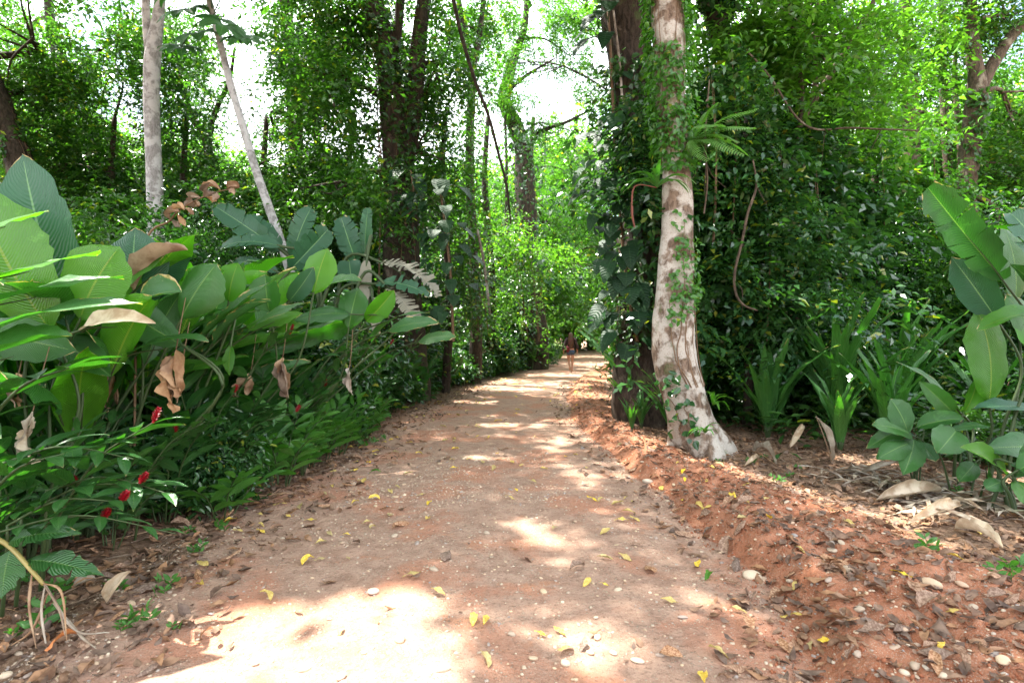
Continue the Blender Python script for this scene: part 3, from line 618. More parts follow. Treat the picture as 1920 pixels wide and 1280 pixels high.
# ------------------------------------------------------------------ broad leaves
def half_width(v, prof):
    v = np.clip(v, 0, 1)
    if prof == 'paddle': return np.sin(np.pi*v**.84)**.66*(1-.30*sm(.74, 1.0, v))
    if prof == 'lance': return np.sin(np.pi*v**.8)**.95
    if prof == 'banana': return np.minimum(np.sin(np.pi*np.clip(v*.96+.02, 0, 1))**.38, 1)
    if prof == 'heart': return np.sin(np.pi*np.clip(v, 0, 1)**.5)**.75
    if prof == 'strap': return (np.sin(np.pi*(v*.93+.03)**.62)**.8)
    return np.sin(np.pi*v)
def blade(B, T, W, nh, sag=.08, fold=.2, prof='paddle', torn=0, wave=.012, nv=14, nu=6, rng=RNG, adv=.3, side_bend=0.0, curl=0.0):
    B = np.asarray(B, float); T = np.asarray(T, float); d = T-B; L = np.linalg.norm(d); ax = d/L
    nh = np.asarray(nh, float); n = unit(nh-ax*np.dot(nh, ax)); sd = np.cross(ax, n)
    v = np.linspace(0, 1, nv+1)
    C = B+d*v[:, None]+n*(sag*L*4*v*(1-v))[:, None]+sd*(side_bend*L*4*v*(1-v))[:, None]
    tg = unit(np.gradient(C, axis=0)); nn = unit(np.cross(sd, tg)); s2 = np.cross(tg, nn)
    w = half_width(v, prof)*W/2
    ph = rng.random()*6; ph2 = rng.random()*6; asym = rng.normal(0, .02)
    def pt(i, u, f, sh=0.0):
        a = abs(u)
        ang = np.arctan(f)*(1-.25*a)+curl*a
        q = C[i]+s2[i]*(u*w[i]*math.cos(ang))+nn[i]*(a*w[i]*math.sin(ang)+wave*L*a*a*(math.sin(i/nv*9+ph+(u > 0)*2)+.5*math.sin(i/nv*23+ph2)))
        return q+tg[i]*(a**1.4*w[i]*adv+sh)
    V = []; F = []; U = []
    if not torn:
        us = np.linspace(-1, 1, nu+1); ew = 1+rng.normal(0, .04, (nv+1, 2))
        for i in range(nv+1):
            for u in us:
                V.append(pt(i, u*(ew[i, 0] if u < 0 else ew[i, 1]) if abs(u) > .9 else u, fold)); U.append((.5+u*.5, v[i]))
        a = np.arange(nv)[:, None]*(nu+1)+np.arange(nu)[None]
        F = np.stack([a, a+1, a+nu+2, a+nu+1], -1).reshape(-1, 4)
        return np.array(V), F, np.array(U)
    for s in (-1, 1):
        i = 0
        while i < nv:
            k = 1 if rng.random() < torn else int(rng.integers(2, 4)); j = min(nv, i+k)
            f = fold+rng.normal(0, .28 if torn > .5 else .12); sh = rng.normal(0, .012*L)
            b0 = len(V); us = np.array([0, .3, .65, 1.0])
            for r in range(i, j+1):
                for u in us:
                    uu = u*(1 if u < .9 else rng.uniform(.8, 1.05)); q = pt(r, s*uu, f if u > .1 else fold, sh*u)
                    mid = pt((i+j)//2, s*uu, f if u > .1 else fold, sh*u)
                    if u > .4: q = q+(mid-q)*(.22*u*(1 if torn > .5 else .35))
                    V.append(q); U.append((.5+s*u*.5, v[r]))
            for r in range(j-i):
                for c in range(3):
                    a = b0+r*4+c
                    F.append((a, a+1, a+5, a+4) if s > 0 else (a, a+4, a+5, a+1))
            i = j
    return np.array(V), np.array(F), np.array(U)

FACE = {'c': A(.1, -1, .15), 'u': A(0, -.25, 1), 'm': A(0, -.7, .7), 'b': A(0, 1, .3), 'l': A(-.7, -.6, .4), 'r': A(.7, -.6, .4), 'ul': A(-.4, -.45, .9), 'ur': A(.4, -.45, .9)}
def explicit_plant(name, label, cat, base, leaves, group=None, stem_r=.012):
    """leaves: (Bx,By,Tx,Ty, YB,YT, width px, face, material, opts)"""
    b = on(*base); root = thing(name, label, cat, b, group=group)
    for bx, by, tx, ty, y0, y1, wpx, face, m, *op in leaves:
        op = dict(op[0]) if op else {}; lab = op.pop('label', None); nostem = op.pop('nostem', 0)
        B = P(bx, by, y0)-b; T = P(tx, ty, y1)-b; W = wpx*(y0+y1)/2/FPX
        if 'prof' not in op and m != 'dry_pale': B = B-(T-B)*.10; T = T+(T-B)*.08; op.setdefault('curl', RNG.normal(0, .25)); op.setdefault('wave', .016)
        V, F, U = blade(B, T, W, FACE[face], **op)
        o = link('leaf', mesh_np('leaf', V, F, M[m], U, np.full(len(V), RNG.random())), root)
        if lab: o['label'] = lab
        if not nostem:
            ax = unit(T-B); q0 = A(B[0]*.72+RNG.normal(0, .06), B[1]*.8+RNG.normal(0, .06), -.05)
            if b[0] < 0: q0[0] = min(q0[0], float(Lf(b[1]+q0[1]))-.75-b[0])
            mid = B-ax*.25*np.linalg.norm(B-q0)
            mid = mid*A(1, 1, .9)
            V, F, U = tube([q0, (q0+mid)/2+A(0, 0, .05), mid, B, B+(T-B)*.5], [stem_r*1.3, stem_r, stem_r*.8, stem_r*.7, .002], 7, 26)
            # the last stretch follows the blade's midrib closely
            link('stem', mesh_np('stem', V, F, M['stem'], U), o)
            bpy.data.objects[o.name].children[0].matrix_parent_inverse.identity()
    return root

LP = (600, 640)
def left_signature():
    dk = dict(fold=.15, wave=.01)
    explicit_plant('paddle_leaf_plant', 'giant paddle-leaved plant with one huge upright pale-ribbed leaf at the edge of the picture', 'plant', (-3.25, 3.9), [
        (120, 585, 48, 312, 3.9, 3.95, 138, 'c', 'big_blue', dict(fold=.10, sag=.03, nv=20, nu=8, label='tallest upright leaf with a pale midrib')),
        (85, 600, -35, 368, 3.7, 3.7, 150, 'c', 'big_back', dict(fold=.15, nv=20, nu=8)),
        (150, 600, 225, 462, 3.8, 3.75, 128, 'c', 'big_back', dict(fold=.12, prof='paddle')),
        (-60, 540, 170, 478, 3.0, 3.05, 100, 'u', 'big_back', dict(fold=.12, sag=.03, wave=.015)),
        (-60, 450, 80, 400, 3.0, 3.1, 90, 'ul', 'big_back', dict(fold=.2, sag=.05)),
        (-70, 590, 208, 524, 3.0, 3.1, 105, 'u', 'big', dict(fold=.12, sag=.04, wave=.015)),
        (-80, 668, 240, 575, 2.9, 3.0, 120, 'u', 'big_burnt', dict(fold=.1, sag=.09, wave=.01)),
        (-70, 700, 120, 636, 2.75, 2.85, 125, 'ul', 'big', dict(fold=.12, sag=.08)),
        (-30, 620, 130, 655, 3.6, 3.6, 80, 'c', 'big', dk), (110, 640, 200, 700, 3.9, 3.8, 70, 'm', 'big', dk)])
    explicit_plant('paddle_leaf_plant', 'paddle-leaved plant with two broad pale teal leaves beside the curled dry frond', 'plant', (-3.0, 4.5), [
        (262, 585, 255, 440, 4.4, 4.4, 118, 'c', 'big_blue', dict(fold=.15)),
        (265, 560, 350, 455, 4.5, 4.5, 80, 'r', 'big_blue', dict(fold=.2)),
        (200, 600, 300, 488, 4.2, 4.2, 60, 'ul', 'big_back', dict(sag=.1)),
        (345, 590, 402, 502, 4.3, 4.3, 92, 'c', 'big', dict(fold=.1)),
        (260, 540, 345, 475, 4.2, 4.1, 70, 'u', 'dry', dict(curl=.7, sag=.15)),
        (268, 565, 335, 548, 3.9, 3.9, 75, 'm', 'big_burnt', dict(curl=.4, sag=.1)),
        (150, 620, 292, 606, 3.6, 3.5, 46, 'm', 'dry_pale', dict(sag=.12, curl=.3, label='bleached dry leaf tip')),
        (330, 640, 205, 560, 4.2, 4.4, 70, 'c', 'big', dk)])
    explicit_plant('paddle_leaf_plant', 'paddle-leaved plant with a long narrow leaf rising towards the slim leaning pole tree', 'plant', (-2.75, 5.3), [
        (365, 655, 540, 514, 4.9, 4.9, 34, 'ul', 'big_burnt', dict(fold=.2, sag=.04)),
        (430, 560, 445, 498, 5.3, 5.2, 58, 'c', 'big_back', {}), (470, 610, 560, 588, 5.2, 5.1, 70, 'ur', 'big_back', {}),
        (505, 580, 498, 520, 5.4, 5.3, 62, 'c', 'big', {}), (590, 545, 612, 472, 5.6, 5.6, 60, 'c', 'big_back', dict(fold=.12)),
        (545, 560, 585, 505, 5.5, 5.4, 40, 'r', 'big_blue', {}), (460, 632, 572, 572, 4.9, 4.8, 48, 'ul', 'big_burnt', dict(fold=.1)),
        (325, 660, 400, 600, 4.6, 4.5, 60, 'ul', 'big', {}), (410, 640, 500, 570, 4.9, 4.9, 50, 'ul', 'big_burnt', {}),
        (330, 640, 250, 600, 4.5, 4.5, 70, 'm', 'big', {}), (250, 665, 380, 640, 4.0, 4.0, 60, 'u', 'big', dict(sag=.1)),
        (433, 645, 430, 705, 4.8, 4.75, 22, 'c', 'big_back', dict(prof='lance'))])
    explicit_plant('paddle_leaf_plant', 'paddle-leaved plant with an oval pale-rimmed leaf held over the red gingers', 'plant', (-2.6, 6.6), [
        (735, 620, 815, 606, 6.2, 6.0, 42, 'm', 'big_burnt', dict(fold=.08, label='oval leaf with a pale burnt rim')), (735, 600, 800, 588, 6.4, 6.3, 26, 'u', 'big_burnt', {}),
        (655, 610, 670, 545, 6.4, 6.4, 56, 'c', 'big', {}), (690, 598, 735, 548, 6.4, 6.3, 44, 'r', 'big_back', {}),
        (650, 590, 560, 600, 6.3, 6.2, 44, 'm', 'big', {}), (790, 640, 850, 632, 6.6, 6.4, 34, 'm', 'big_burnt', {}),
        (600, 545, 672, 528, 6.3, 6.2, 46, 'ul', 'big_burnt', {}), (700, 640, 740, 600, 6.5, 6.3, 26, 'u', 'big', {})])
    # torn banana-like leaves
    explicit_plant('banana_plant', 'torn banana-like plant with blue-green leaves around the foot of the slim leaning pole tree', 'plant', (-3.35, 8.2), [
        (528, 470, 405, 388, 8.2, 8.2, 46, 'c', 'big_blue', dict(prof='banana', torn=.15, sag=.07)), (526, 462, 450, 405, 8.4, 8.4, 46, 'm', 'big_blue', dict(prof='banana', torn=.2)),
        (528, 462, 416, 462, 8.0, 8.0, 40, 'm', 'big_blue', dict(prof='banana', torn=.3, sag=.1)), (548, 480, 583, 390, 8.2, 8.2, 46, 'c', 'big_blue', dict(prof='banana', torn=.15)),
        (545, 505, 615, 430, 8.0, 8.0, 54, 'r', 'big_blue', dict(prof='banana', torn=.25)), (520, 510, 440, 490, 8.1, 8.1, 34, 'm', 'big_blue', dict(prof='banana', torn=.2))], stem_r=.03)
    explicit_plant('banana_plant', 'torn banana-like plant with shredded grey dead fronds arching over the red gingers', 'plant', (-2.75, 9.0), [
        (668, 492, 640, 408, 8.8, 8.8, 48, 'c', 'big_blue', dict(prof='banana', torn=.1, fold=.12)), (684, 480, 690, 390, 9.0, 9.0, 26, 'c', 'big_blue', dict(prof='banana', torn=.2)),
        (660, 530, 655, 490, 8.6, 8.6, 48, 'm', 'big_blue', dict(prof='banana')), (688, 488, 682, 568, 8.6, 8.5, 26, 'c', 'grey_frond', dict(prof='banana', sag=.05)),
        (715, 492, 822, 555, 8.6, 8.4, 52, 'ur', 'grey_frond', dict(prof='banana', torn=.95, sag=.14, nv=26, label='shredded grey dead frond')),
        (705, 532, 803, 552, 8.4, 8.2, 34, 'm', 'big_blue', dict(prof='banana', torn=.6, sag=.12)), (728, 540, 782, 608, 8.3, 8.2, 46, 'r', 'grey_frond', dict(prof='banana', torn=.95, sag=.1, nv=22, label='hanging shredded grey dead frond')),
        (700, 575, 708, 625, 8.4, 8.3, 20, 'c', 'grey_frond', dict(prof='banana', torn=.4))], stem_r=.03)
    # the dry curled frond over the paddle leaves
    b = on(-2.9, 4.6); rt = thing('dry_frond', 'curled tan dead frond on a bare stalk above the broad teal leaves', 'dry leaf', b)
    pts = [P(250, 640, 4.4)-b, P(262, 500, 4.4)-b, P(320, 412, 4.4)-b, P(350, 385, 4.35)-b, P(400, 362, 4.3)-b, P(448, 352, 4.25)-b]; pts[0][2] = 0
    V, F, U = tube(pts, [.010, .009, .007, .005, .003], 6, 40); link('stem', mesh_np('stem', V, F, M['stem_brown'], U), rt)
    cc = catmull(np.array(pts[2:]), 8)
    for i in range(7):
        for s in (-1, 1):
            p0 = cc[i]; p1 = p0+A(RNG.normal(.06, .03), RNG.normal(-.03, .05), s*.05+RNG.normal(-.03, .035))
            V, F, U = blade(p0, p1, .10, A(0, -1, .4)+RNG.normal(0, .5, 3), sag=.3*s, curl=.9, prof='paddle', nv=7, nu=4)
            link('leaf_blade', mesh_np('leaf_blade', V, F, M['dry'], U, np.full(len(V), RNG.random())), rt)
    # dead leaves hanging among the stems
    for i, (x, y, Y, l, wd, mt, lab) in enumerate([(330, 655, 4.1, 105, 38, 'dry', 'large crumpled brown dead leaf hanging under the long narrow leaf'), (338, 700, 4.2, 60, 26, 'dry', 'shorter crumpled brown dead leaf just under the large one'),
                                 (62, 770, 3.4, 110, 24, 'dry_pale', 'long pale dead leaf hanging among dark stems at the picture edge'), (35, 700, 3.6, 60, 18, 'dry', 'small brown dead leaf hanging near the lowest big paddle leaf'),
                                 (655, 690, 5.6, 48, 24, 'dry_pale', 'pinkish-pale dead leaf hanging above the low gingers'), (530, 670, 5.4, 70, 34, 'dry', 'dull brown dead leaf behind the tallest red bloom'),
                                                                  (215, 700, 4.4, 70, 28, 'dry', 'brown dead leaf hidden between dark stems under the paddle leaves'), (470, 700, 5.5, 50, 22, 'dry', 'narrow brown dead leaf beside the bright upright spathe')]):
        B = P(x, y, Y); T = P(x+RNG.normal(6, 8), y+l, Y-.05)
        rt = thing('hanging_dead_leaf', lab, 'dry leaf', B)
        mb = MB()
        for q in range(4):
            d = (T-B)*RNG.uniform(.6, 1.15); d = d+RNG.normal(0, .16, 3)*A(1, .6, .2)*np.linalg.norm(d)
            V, F, U = blade(A(0, 0, -.02*q), d, wd*.8*Y/FPX*RNG.uniform(.5, 1.2), A(RNG.normal(0, .8), -1, RNG.normal(0, .2)), sag=.12, curl=RNG.uniform(.3, 1.4), wave=.09, prof='paddle', nv=16); mb.add(V, F, U, RNG.random())
        link('leaf_blade', mb.mesh('leaf_blade', M[mt]), rt)
        V, F, U = tube([A(0, 0, 0), A(.01, .03, .15), A(.0, .12, .38)], [.004, .004, .003], 5, 10); link('stalk', mesh_np('stalk', V, F, M['stem_brown'], U), rt)
left_signature()

def right_signature():
    explicit_plant('paddle_leaf_plant', 'tall paddle-leaved plant with a big torn folded leaf above a glowing green oval one', 'plant', (4.45, 5.6), [
        (1880, 525, 1740, 352, 5.3, 5.4, 84, 'l', 'big', dict(prof='banana', torn=.12, fold=.75, sag=-.02, label='long folded torn leaf with a sunlit tip')),
        (1862, 590, 1790, 490, 5.5, 5.5, 66, 'l', 'big_blue', dict(fold=.2)),
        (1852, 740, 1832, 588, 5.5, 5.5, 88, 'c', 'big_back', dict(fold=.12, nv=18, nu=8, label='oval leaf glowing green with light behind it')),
        (1990, 560, 1895, 400, 5.0, 5.1, 100, 'c', 'big_blue', dict(prof='banana', torn=.2)), (1990, 480, 1850, 425, 5.2, 5.3, 60, 'u', 'big_back', dict(torn=.2, prof='banana')),
        (1990, 600, 1845, 618, 5.0, 5.0, 70, 'u', 'big_back', dict(sag=.12)), (1960, 560, 1900, 500, 5.2, 5.1, 50, 'l', 'big', {}),
        (1900, 560, 1880, 430, 5.9, 5.9, 60, 'c', 'big', {}), (1940, 650, 1890, 560, 5.8, 5.8, 60, 'c', 'big', {}),
        (1790, 765, 1690, 685, 5.7, 5.6, 34, 'ul', 'big_burnt', {}), (1785, 772, 1728, 718, 5.6, 5.5, 36, 'l', 'big', {}), (1808, 770, 1830, 712, 5.6, 5.6, 40, 'c', 'big_back', {}),
        (1990, 790, 1835, 770, 5.3, 5.3, 60, 'u', 'big_blue', dict(sag=.1)), (1990, 850, 1855, 842, 5.0, 4.9, 60, 'm', 'big', {})], stem_r=.014)
    explicit_plant('young_paddle_leaf_plant', 'young broad-leaved plant with seven fresh green leaves at the litter edge', 'plant', (4.02, 5.75), [
        (1700, 808, 1672, 752, 5.4, 5.4, 52, 'c', 'big', dict(fold=.1)), (1705, 815, 1640, 798, 5.4, 5.3, 44, 'm', 'big', {}), (1708, 832, 1650, 858, 5.4, 5.1, 46, 'm', 'big', {}),
        (1712, 828, 1695, 885, 5.4, 5.1, 48, 'm', 'big', {}), (1720, 830, 1752, 862, 5.4, 5.2, 40, 'm', 'big_burnt', {}), (1725, 800, 1800, 786, 5.4, 5.2, 44, 'm', 'big', {}), (1700, 800, 1630, 838, 5.5, 5.4, 34, 'm', 'big', {})], stem_r=.007)
    explicit_plant('young_paddle_leaf_plant', 'young broad-leaved plant whose round leaf has a nibbled margin', 'plant', (4.25, 5.35), [
        (1792, 808, 1760, 846, 5.2, 5.0, 58, 'm', 'big', {}), (1790, 806, 1852, 800, 5.2, 5.2, 30, 'u', 'big', {}), (1880, 886, 1806, 842, 4.9, 4.8, 50, 'm', 'big_back', {}), (1850, 890, 1846, 862, 5.0, 4.9, 34, 'm', 'big', {}),
        (1880, 905, 1850, 915, 4.8, 4.6, 34, 'm', 'big', {}), (1826, 870, 1800, 900, 5.1, 5.0, 34, 'm', 'big', {})], stem_r=.008)
    explicit_plant('young_paddle_leaf_plant', 'low plant with a pale cane foot and three bright leaves at the picture edge', 'plant', (4.0, 4.75), [
        (1908, 905, 1945, 955, 4.6, 4.4, 60, 'm', 'big_back', {}), (1912, 880, 1975, 850, 4.6, 4.5, 50, 'm', 'big', {}), (1905, 890, 1930, 830, 4.7, 4.7, 40, 'c', 'big', {}), (1900, 870, 1960, 900, 4.7, 4.5, 40, 'm', 'big', {})], stem_r=.014)
right_signature()

# ------------------------------------------------------------------ plants built once and copied
def proto_paddle(k, H, n, wid=.36, mt=('big', 'big_back', 'big_burnt')):
    rng = np.random.default_rng(100+k); rt = thing('paddle_leaf_plant', 'x', 'plant')
    for i in range(n):
        a = 6.283*i/n*1.0+rng.normal(0, .4); h = H*rng.uniform(.45, 1.0); lean = rng.uniform(.15, .5)*h*.6
        o = A(math.cos(a), math.sin(a), 0); B = o*lean+A(0, 0, h*.62); up = rng.uniform(.0, 1.0)
        l = rng.uniform(.62, 1.0)*H/2; T = B+unit(o*(1.1-up*.8)+A(0, 0, up))*l
        V, F, U = blade(B, T, wid*rng.uniform(.75, 1.15)*H/2, A(0, 0, 1)-o*.8*up+rng.normal(0, .25, 3), sag=rng.uniform(.04, .16), fold=rng.uniform(.05, .55), rng=rng, prof='paddle', nv=12, curl=rng.normal(0, .4), wave=.022)
        lf = link('leaf', mesh_np('leaf', V, F, M[mt[int(rng.choice(len(mt), p=[.6, .2, .2] if len(mt) == 3 else None))]], U, np.full(len(V), rng.random())), rt)
        V, F, U = tube([o*.04+A(0, 0, -.05), o*lean*.35+A(0, 0, h*.35), B, B+(T-B)*.3+A(0, 0, .01)], [.015, .011, .008, .003], 6, 18)
        link('stem', mesh_np('stem', V, F, M['stem'], U), lf)
    return rt
def shoot(mbL, mbS, base, top, n, L, W, rng, out, bend=.25, prof='lance', t0=.22, nv=5):
    d = top-base; o = unit(out+A(0, 0, 1e-4)); ln = np.linalg.norm(d)
    pts = np.array([base, base+d*.5-o*bend*ln*.25+A(0, 0, ln*.10), top]); C = catmull(pts, 24)
    V, F, U = tube(pts, [.009*L/.28, .007*L/.28, .003*L/.28], 5, 12); mbS.add(V, F, U)
    tg = unit(np.gradient(C, axis=0)); sd = unit(np.cross(tg.mean(0), A(0, 0, 1)+o*.01+rng.normal(0, .05, 3)))
    for i in range(n):
        t = t0+(1-t0)*(i+.5)/n; j = int(t*23); s = 1 if i % 2 else -1
        l = L*(.65+.55*math.sin(math.pi*(.15+.8*t)))*rng.uniform(.85, 1.15)
        ax = unit(tg[j]*(.45+.5*t)+sd*s*(1-.35*t)+A(0, 0, -.12)+rng.normal(0, .12, 3))
        V, F, U = blade(C[j], C[j]+ax*l, W*l/L, unit(np.cross(sd, tg[j]))*(1 if np.cross(sd, tg[j])[2] > 0 else -1)+A(0, 0, .4)+rng.normal(0, .15, 3), sag=.08, fold=.18, prof=prof, nv=nv, nu=2, rng=rng, wave=.01)
        mbL.add(V, F, U, rng.random())
    return C[-1], tg[-1]
def bloom(rt_parent, p, d, L=.10, rng=RNG):
    mb = MB(); d = unit(d*.6+A(0, 0, .8)); s = unit(np.cross(d, A(1, .2, 0))); u = np.cross(s, d)
    V, F, U = tube([p, p+d*L], [.008, .006], 6, 5); mb.add(V, F, U)
    for i in range(34):
        t = i/34; a = i*2.4; o = s*math.cos(a)+u*math.sin(a); r = .011*math.sin(math.pi*(.2+.75*t))+.005
        q = p+d*L*t; V, F, U = blade(q+o*.003, q+o*r*1.5+d*L*.20, .017, d*.5-o, sag=.1, nv=3, nu=2, prof='paddle', rng=rng); mb.add(V, F, U, rng.random())
    o = link('flower', mb.mesh('flower', M['red']), rt_parent); o['label'] = 'red cone-shaped bloom'
    return o
def proto_ginger(k, H, n, L, W, leaves, flowers=0, mt='ginger', lean=.55, name='red_ginger'):
    rng = np.random.default_rng(200+k); rt = thing(name, 'x', 'plant')
    for i in range(n):
        a = 6.283*i/n+rng.normal(0, .35); o = A(math.cos(a), math.sin(a), 0); h = H*rng.uniform(.6, 1.1)
        mL, mS = MB(), MB(); tp, tg = shoot(mL, mS, o*.05+A(0, 0, -.04), o*lean*h*rng.uniform(.5, 1.3)+A(0, 0, h*rng.uniform(.75, 1)), leaves, L, W, rng, o)
        s = link('leafy_shoot', mL.mesh('leafy_shoot', M[mt]), rt); link('stem', mS.mesh('stem', M['stem']), s)
        if i < flowers: bloom(rt, tp, tg, .07+.02*rng.random(), rng)
    return rt
def proto_strap(k, H, n, W, mt='strap', spread=.6, name='strap_leaf_plant', torn=0.):
    rng = np.random.default_rng(300+k); rt = thing(name, 'x', 'plant')
    for i in range(n):
        a = 6.283*i/n*1.62+rng.normal(0, .2); o = A(math.cos(a), math.sin(a), 0); h = H*rng.uniform(.65, 1.1); sp = spread*rng.uniform(.25, 1.1)
        B = o*.05+A(0, 0, h*.16); T = o*sp*h+A(0, 0, h*math.sqrt(max(.05, 1-(sp*.75)**2)))
        V, F, U = blade(B, T, W*rng.uniform(.7, 1.2), -o+A(0, 0, .5)+rng.normal(0, .2, 3), sag=.10, fold=.35, prof='strap', nv=14, nu=4, rng=rng, wave=.012, adv=.6, torn=torn)
        lf = link('leaf', mesh_np('leaf', V, F, M[mt], U, np.full(len(V), rng.random())), rt)
        V, F, U = tube([A(0, 0, -.05), B], [.012, .009], 6, 4); link('stem', mesh_np('stem', V, F, M['stem'], U), lf)
    return rt
def proto_bush(k, H, R, n, L=.1, fol='fol_gloss', name='leafy_bush', ratio=.42, thr=.40):
    rng = np.random.default_rng(400+k); rt = thing(name, 'x', 'bush')
    bl = [((rng.normal(0, R*.4), rng.normal(0, R*.4), H*z), (R*.8, R*.8, H*.26), n//4) for z in (.2, .45, .65, .85)]
    V, F, r, _ = foliage(bl, leafL=L, tw=L*4.5, nl=10, prune=False, thr=thr, rng=rng, kind=1, cf=2.2, ratio=ratio)
    F = F[(V[F][:, :, 2].min(1) > .04) & (np.hypot(V[F][:, :, 0], V[F][:, :, 1]).max(1) < R*1.75)]
    link('crown', mesh_np('crown', V, F, M[fol], rnd=r, smooth=False), rt)
    mb = MB()
    for i in range(7):
        e = A(rng.normal(0, R*.5), rng.normal(0, R*.5), H*rng.uniform(.5, .95)); v, f, u = tube([A(0, 0, -.05), e*.5+rng.normal(0, .08, 3), e], [.018, .012, .004], 6, 12); mb.add(v, f, u)
    link('stem', mb.mesh('stem', M['stem_brown']), rt)
    return rt

rng = np.random.default_rng(77)
PROTO_USED = set()
def put(proto, x, y, s=1.0, rz=None, label='', rx=0., ry=0., z=0.0):
    p = on(x, y, z); rz = rng.random()*6.28 if rz is None else rz
    if proto.name not in PROTO_USED:
        PROTO_USED.add(proto.name); proto.location = tuple(p); proto.rotation_euler = (rx, ry, rz); proto.scale = (s, s, s); proto['label'] = label; return proto
    return dup(proto, p, rz, s, label, rx, ry)
def grp(protos, g):
    for q in protos: q['group'] = g
    return protos

PAD = grp([proto_paddle(0, 1.9, 15), proto_paddle(1, 1.7, 13), proto_paddle(2, 2.2, 16), proto_paddle(3, 1.3, 11)], 'paddle-leaved plants massed along the verge')
GIN = grp([proto_ginger(0, 1.25, 6, .27, .075, 15, 0), proto_ginger(1, 1.1, 6, .25, .07, 14, 1), proto_ginger(2, 1.4, 5, .28, .075, 16, 0), proto_ginger(3, 1.15, 5, .26, .07, 14, 1)], 'red gingers along the verge')
LOW = grp([proto_ginger(4, .55, 9, .19, .060, 9, 0, 'ginger_low', .75, 'low_ginger'), proto_ginger(5, .45, 8, .17, .058, 8, 0, 'ginger_low', .9, 'low_ginger'), proto_ginger(6, .7, 8, .20, .062, 9, 0, 'ginger_low', .6, 'low_ginger')], 'low gingers edging the track')
STR = grp([proto_strap(0, 1.55, 20, .15), proto_strap(1, 1.25, 14, .13), proto_strap(2, 1.9, 24, .17)], 'strap-leaved clumps')
SML = grp([proto_ginger(7, .13, 3, .09, .035, 4, 0, 'ginger_low', .8, 'seedling'), proto_ginger(8, .09, 2, .07, .03, 4, 0, 'ginger_low', .8, 'seedling')], 'seedlings in the litter')
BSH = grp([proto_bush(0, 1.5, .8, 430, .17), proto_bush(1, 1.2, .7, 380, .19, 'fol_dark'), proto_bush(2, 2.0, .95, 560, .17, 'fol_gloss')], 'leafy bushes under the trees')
TALLB = grp([proto_bush(3, 3.8, 1.6, 1500, .13, 'fol_mid', 'tall_bush'), proto_bush(4, 4.4, 1.7, 1600, .13, 'fol_gloss', 'tall_bush'), proto_bush(5, 3.2, 1.5, 1200, .14, 'fol_dark', 'tall_bush')], 'tall bushes under the trees')

# left verge
i = 0
pads = [(-3.5, 4.7), (-3.1, 5.6), (-4.2, 5.4), (-3.0, 6.3), (-3.7, 6.4), (-4.8, 6.4), (-3.1, 7.2), (-4.0, 7.4), (-5.2, 7.6), (-2.9, 8.0), (-3.8, 8.6), (-5.0, 8.8), (-3.9, 3.5), (-4.4, 4.2), (-3.0, 4.9), (-2.95, 6.0), (-2.9, 7.0), (-3.6, 5.0), (-3.5, 5.7), (-3.4, 6.5), (-3.3, 7.6), (-3.8, 4.5), (-3.3, 5.1), (-3.3, 5.9), (-3.5, 6.9), (-3.2, 4.2), (-5.4, 5.2), (-6.2, 6.6), (-6.4, 8.0), (-2.7, 9.8)]
for x, y in pads:
    i += 1; k = [3, 1, 0, 3][i % 4] if x > -3.2 else [1, 0, 2][i % 3]
    put(PAD[k], x, y, rng.uniform(.78, .95) if x > -3.2 or y < 4.7 else rng.uniform(1.05, 1.3), label=f'broad paddle-leaved plant massed on the verge, {ordinal(i)} nearest the camera')
i = 0
gs = [(-3.05, 3.15), (-2.95, 3.5), (-2.75, 3.9), (-3.1, 4.1), (-2.75, 4.5), (-3.5, 2.9), (-2.9, 4.2), (-3.2, 5.2), (-3.1, 6.0), (-3.0, 7.0), (-3.2, 4.6), (-2.75, 5.0), (-2.6, 5.8), (-2.6, 6.4), (-2.55, 7.1), (-2.9, 4.9), (-2.75, 5.5), (-2.7, 6.1), (-2.65, 6.8), (-2.6, 7.4), (-2.65, 8.0), (-2.5, 8.7), (-2.7, 9.3), (-2.5, 10.1), (-3.3, 3.0), (-3.5, 3.9), (-3.4, 4.9), (-2.3, 11.0), (-2.9, 10.8), (-2.1, 12.2)]
for x, y in gs:
    i += 1
    put(GIN[i % 4], x, y, rng.uniform(.66, .9) if y < 5 else rng.uniform(1.0, 1.2), label=f'red ginger clump with glossy lance-shaped leaves, {ordinal(i)} along the shady verge')
i = 0
for y in np.arange(3.9, 9.0, .36):
    for q in range(2):
        if rng.random() < .38 + .12*q: continue
        i += 1; x = Lf(y)+.08-.34*q-rng.random()*.25
        put(LOW[int(rng.integers(0, 3))], x, y+rng.uniform(-.12, .12), rng.uniform(.6, 1.25) if y > 4.6 else .7, label=f'low bushy ginger edging the track, {ordinal(i)} along the {"outer" if q == 0 else "inner"} row')
i = 0
for y in np.arange(5.0, 27, .62):
    for q in range(3):
        if y < 7.6 and q: continue
        i += 1; x = Lf(y)-(.95 if y > 7.6 else .5)-.8*q-rng.random()*.4
        put(BSH[int(rng.integers(0, 3))], x, y, rng.uniform(.3, .5) if y < 7.6 else rng.uniform(.6, .95) if q == 0 else rng.uniform(.9, 1.15), label=f'dark leafy bush lining the shaded verge, {ordinal(i)} towards the bend')
i = 0
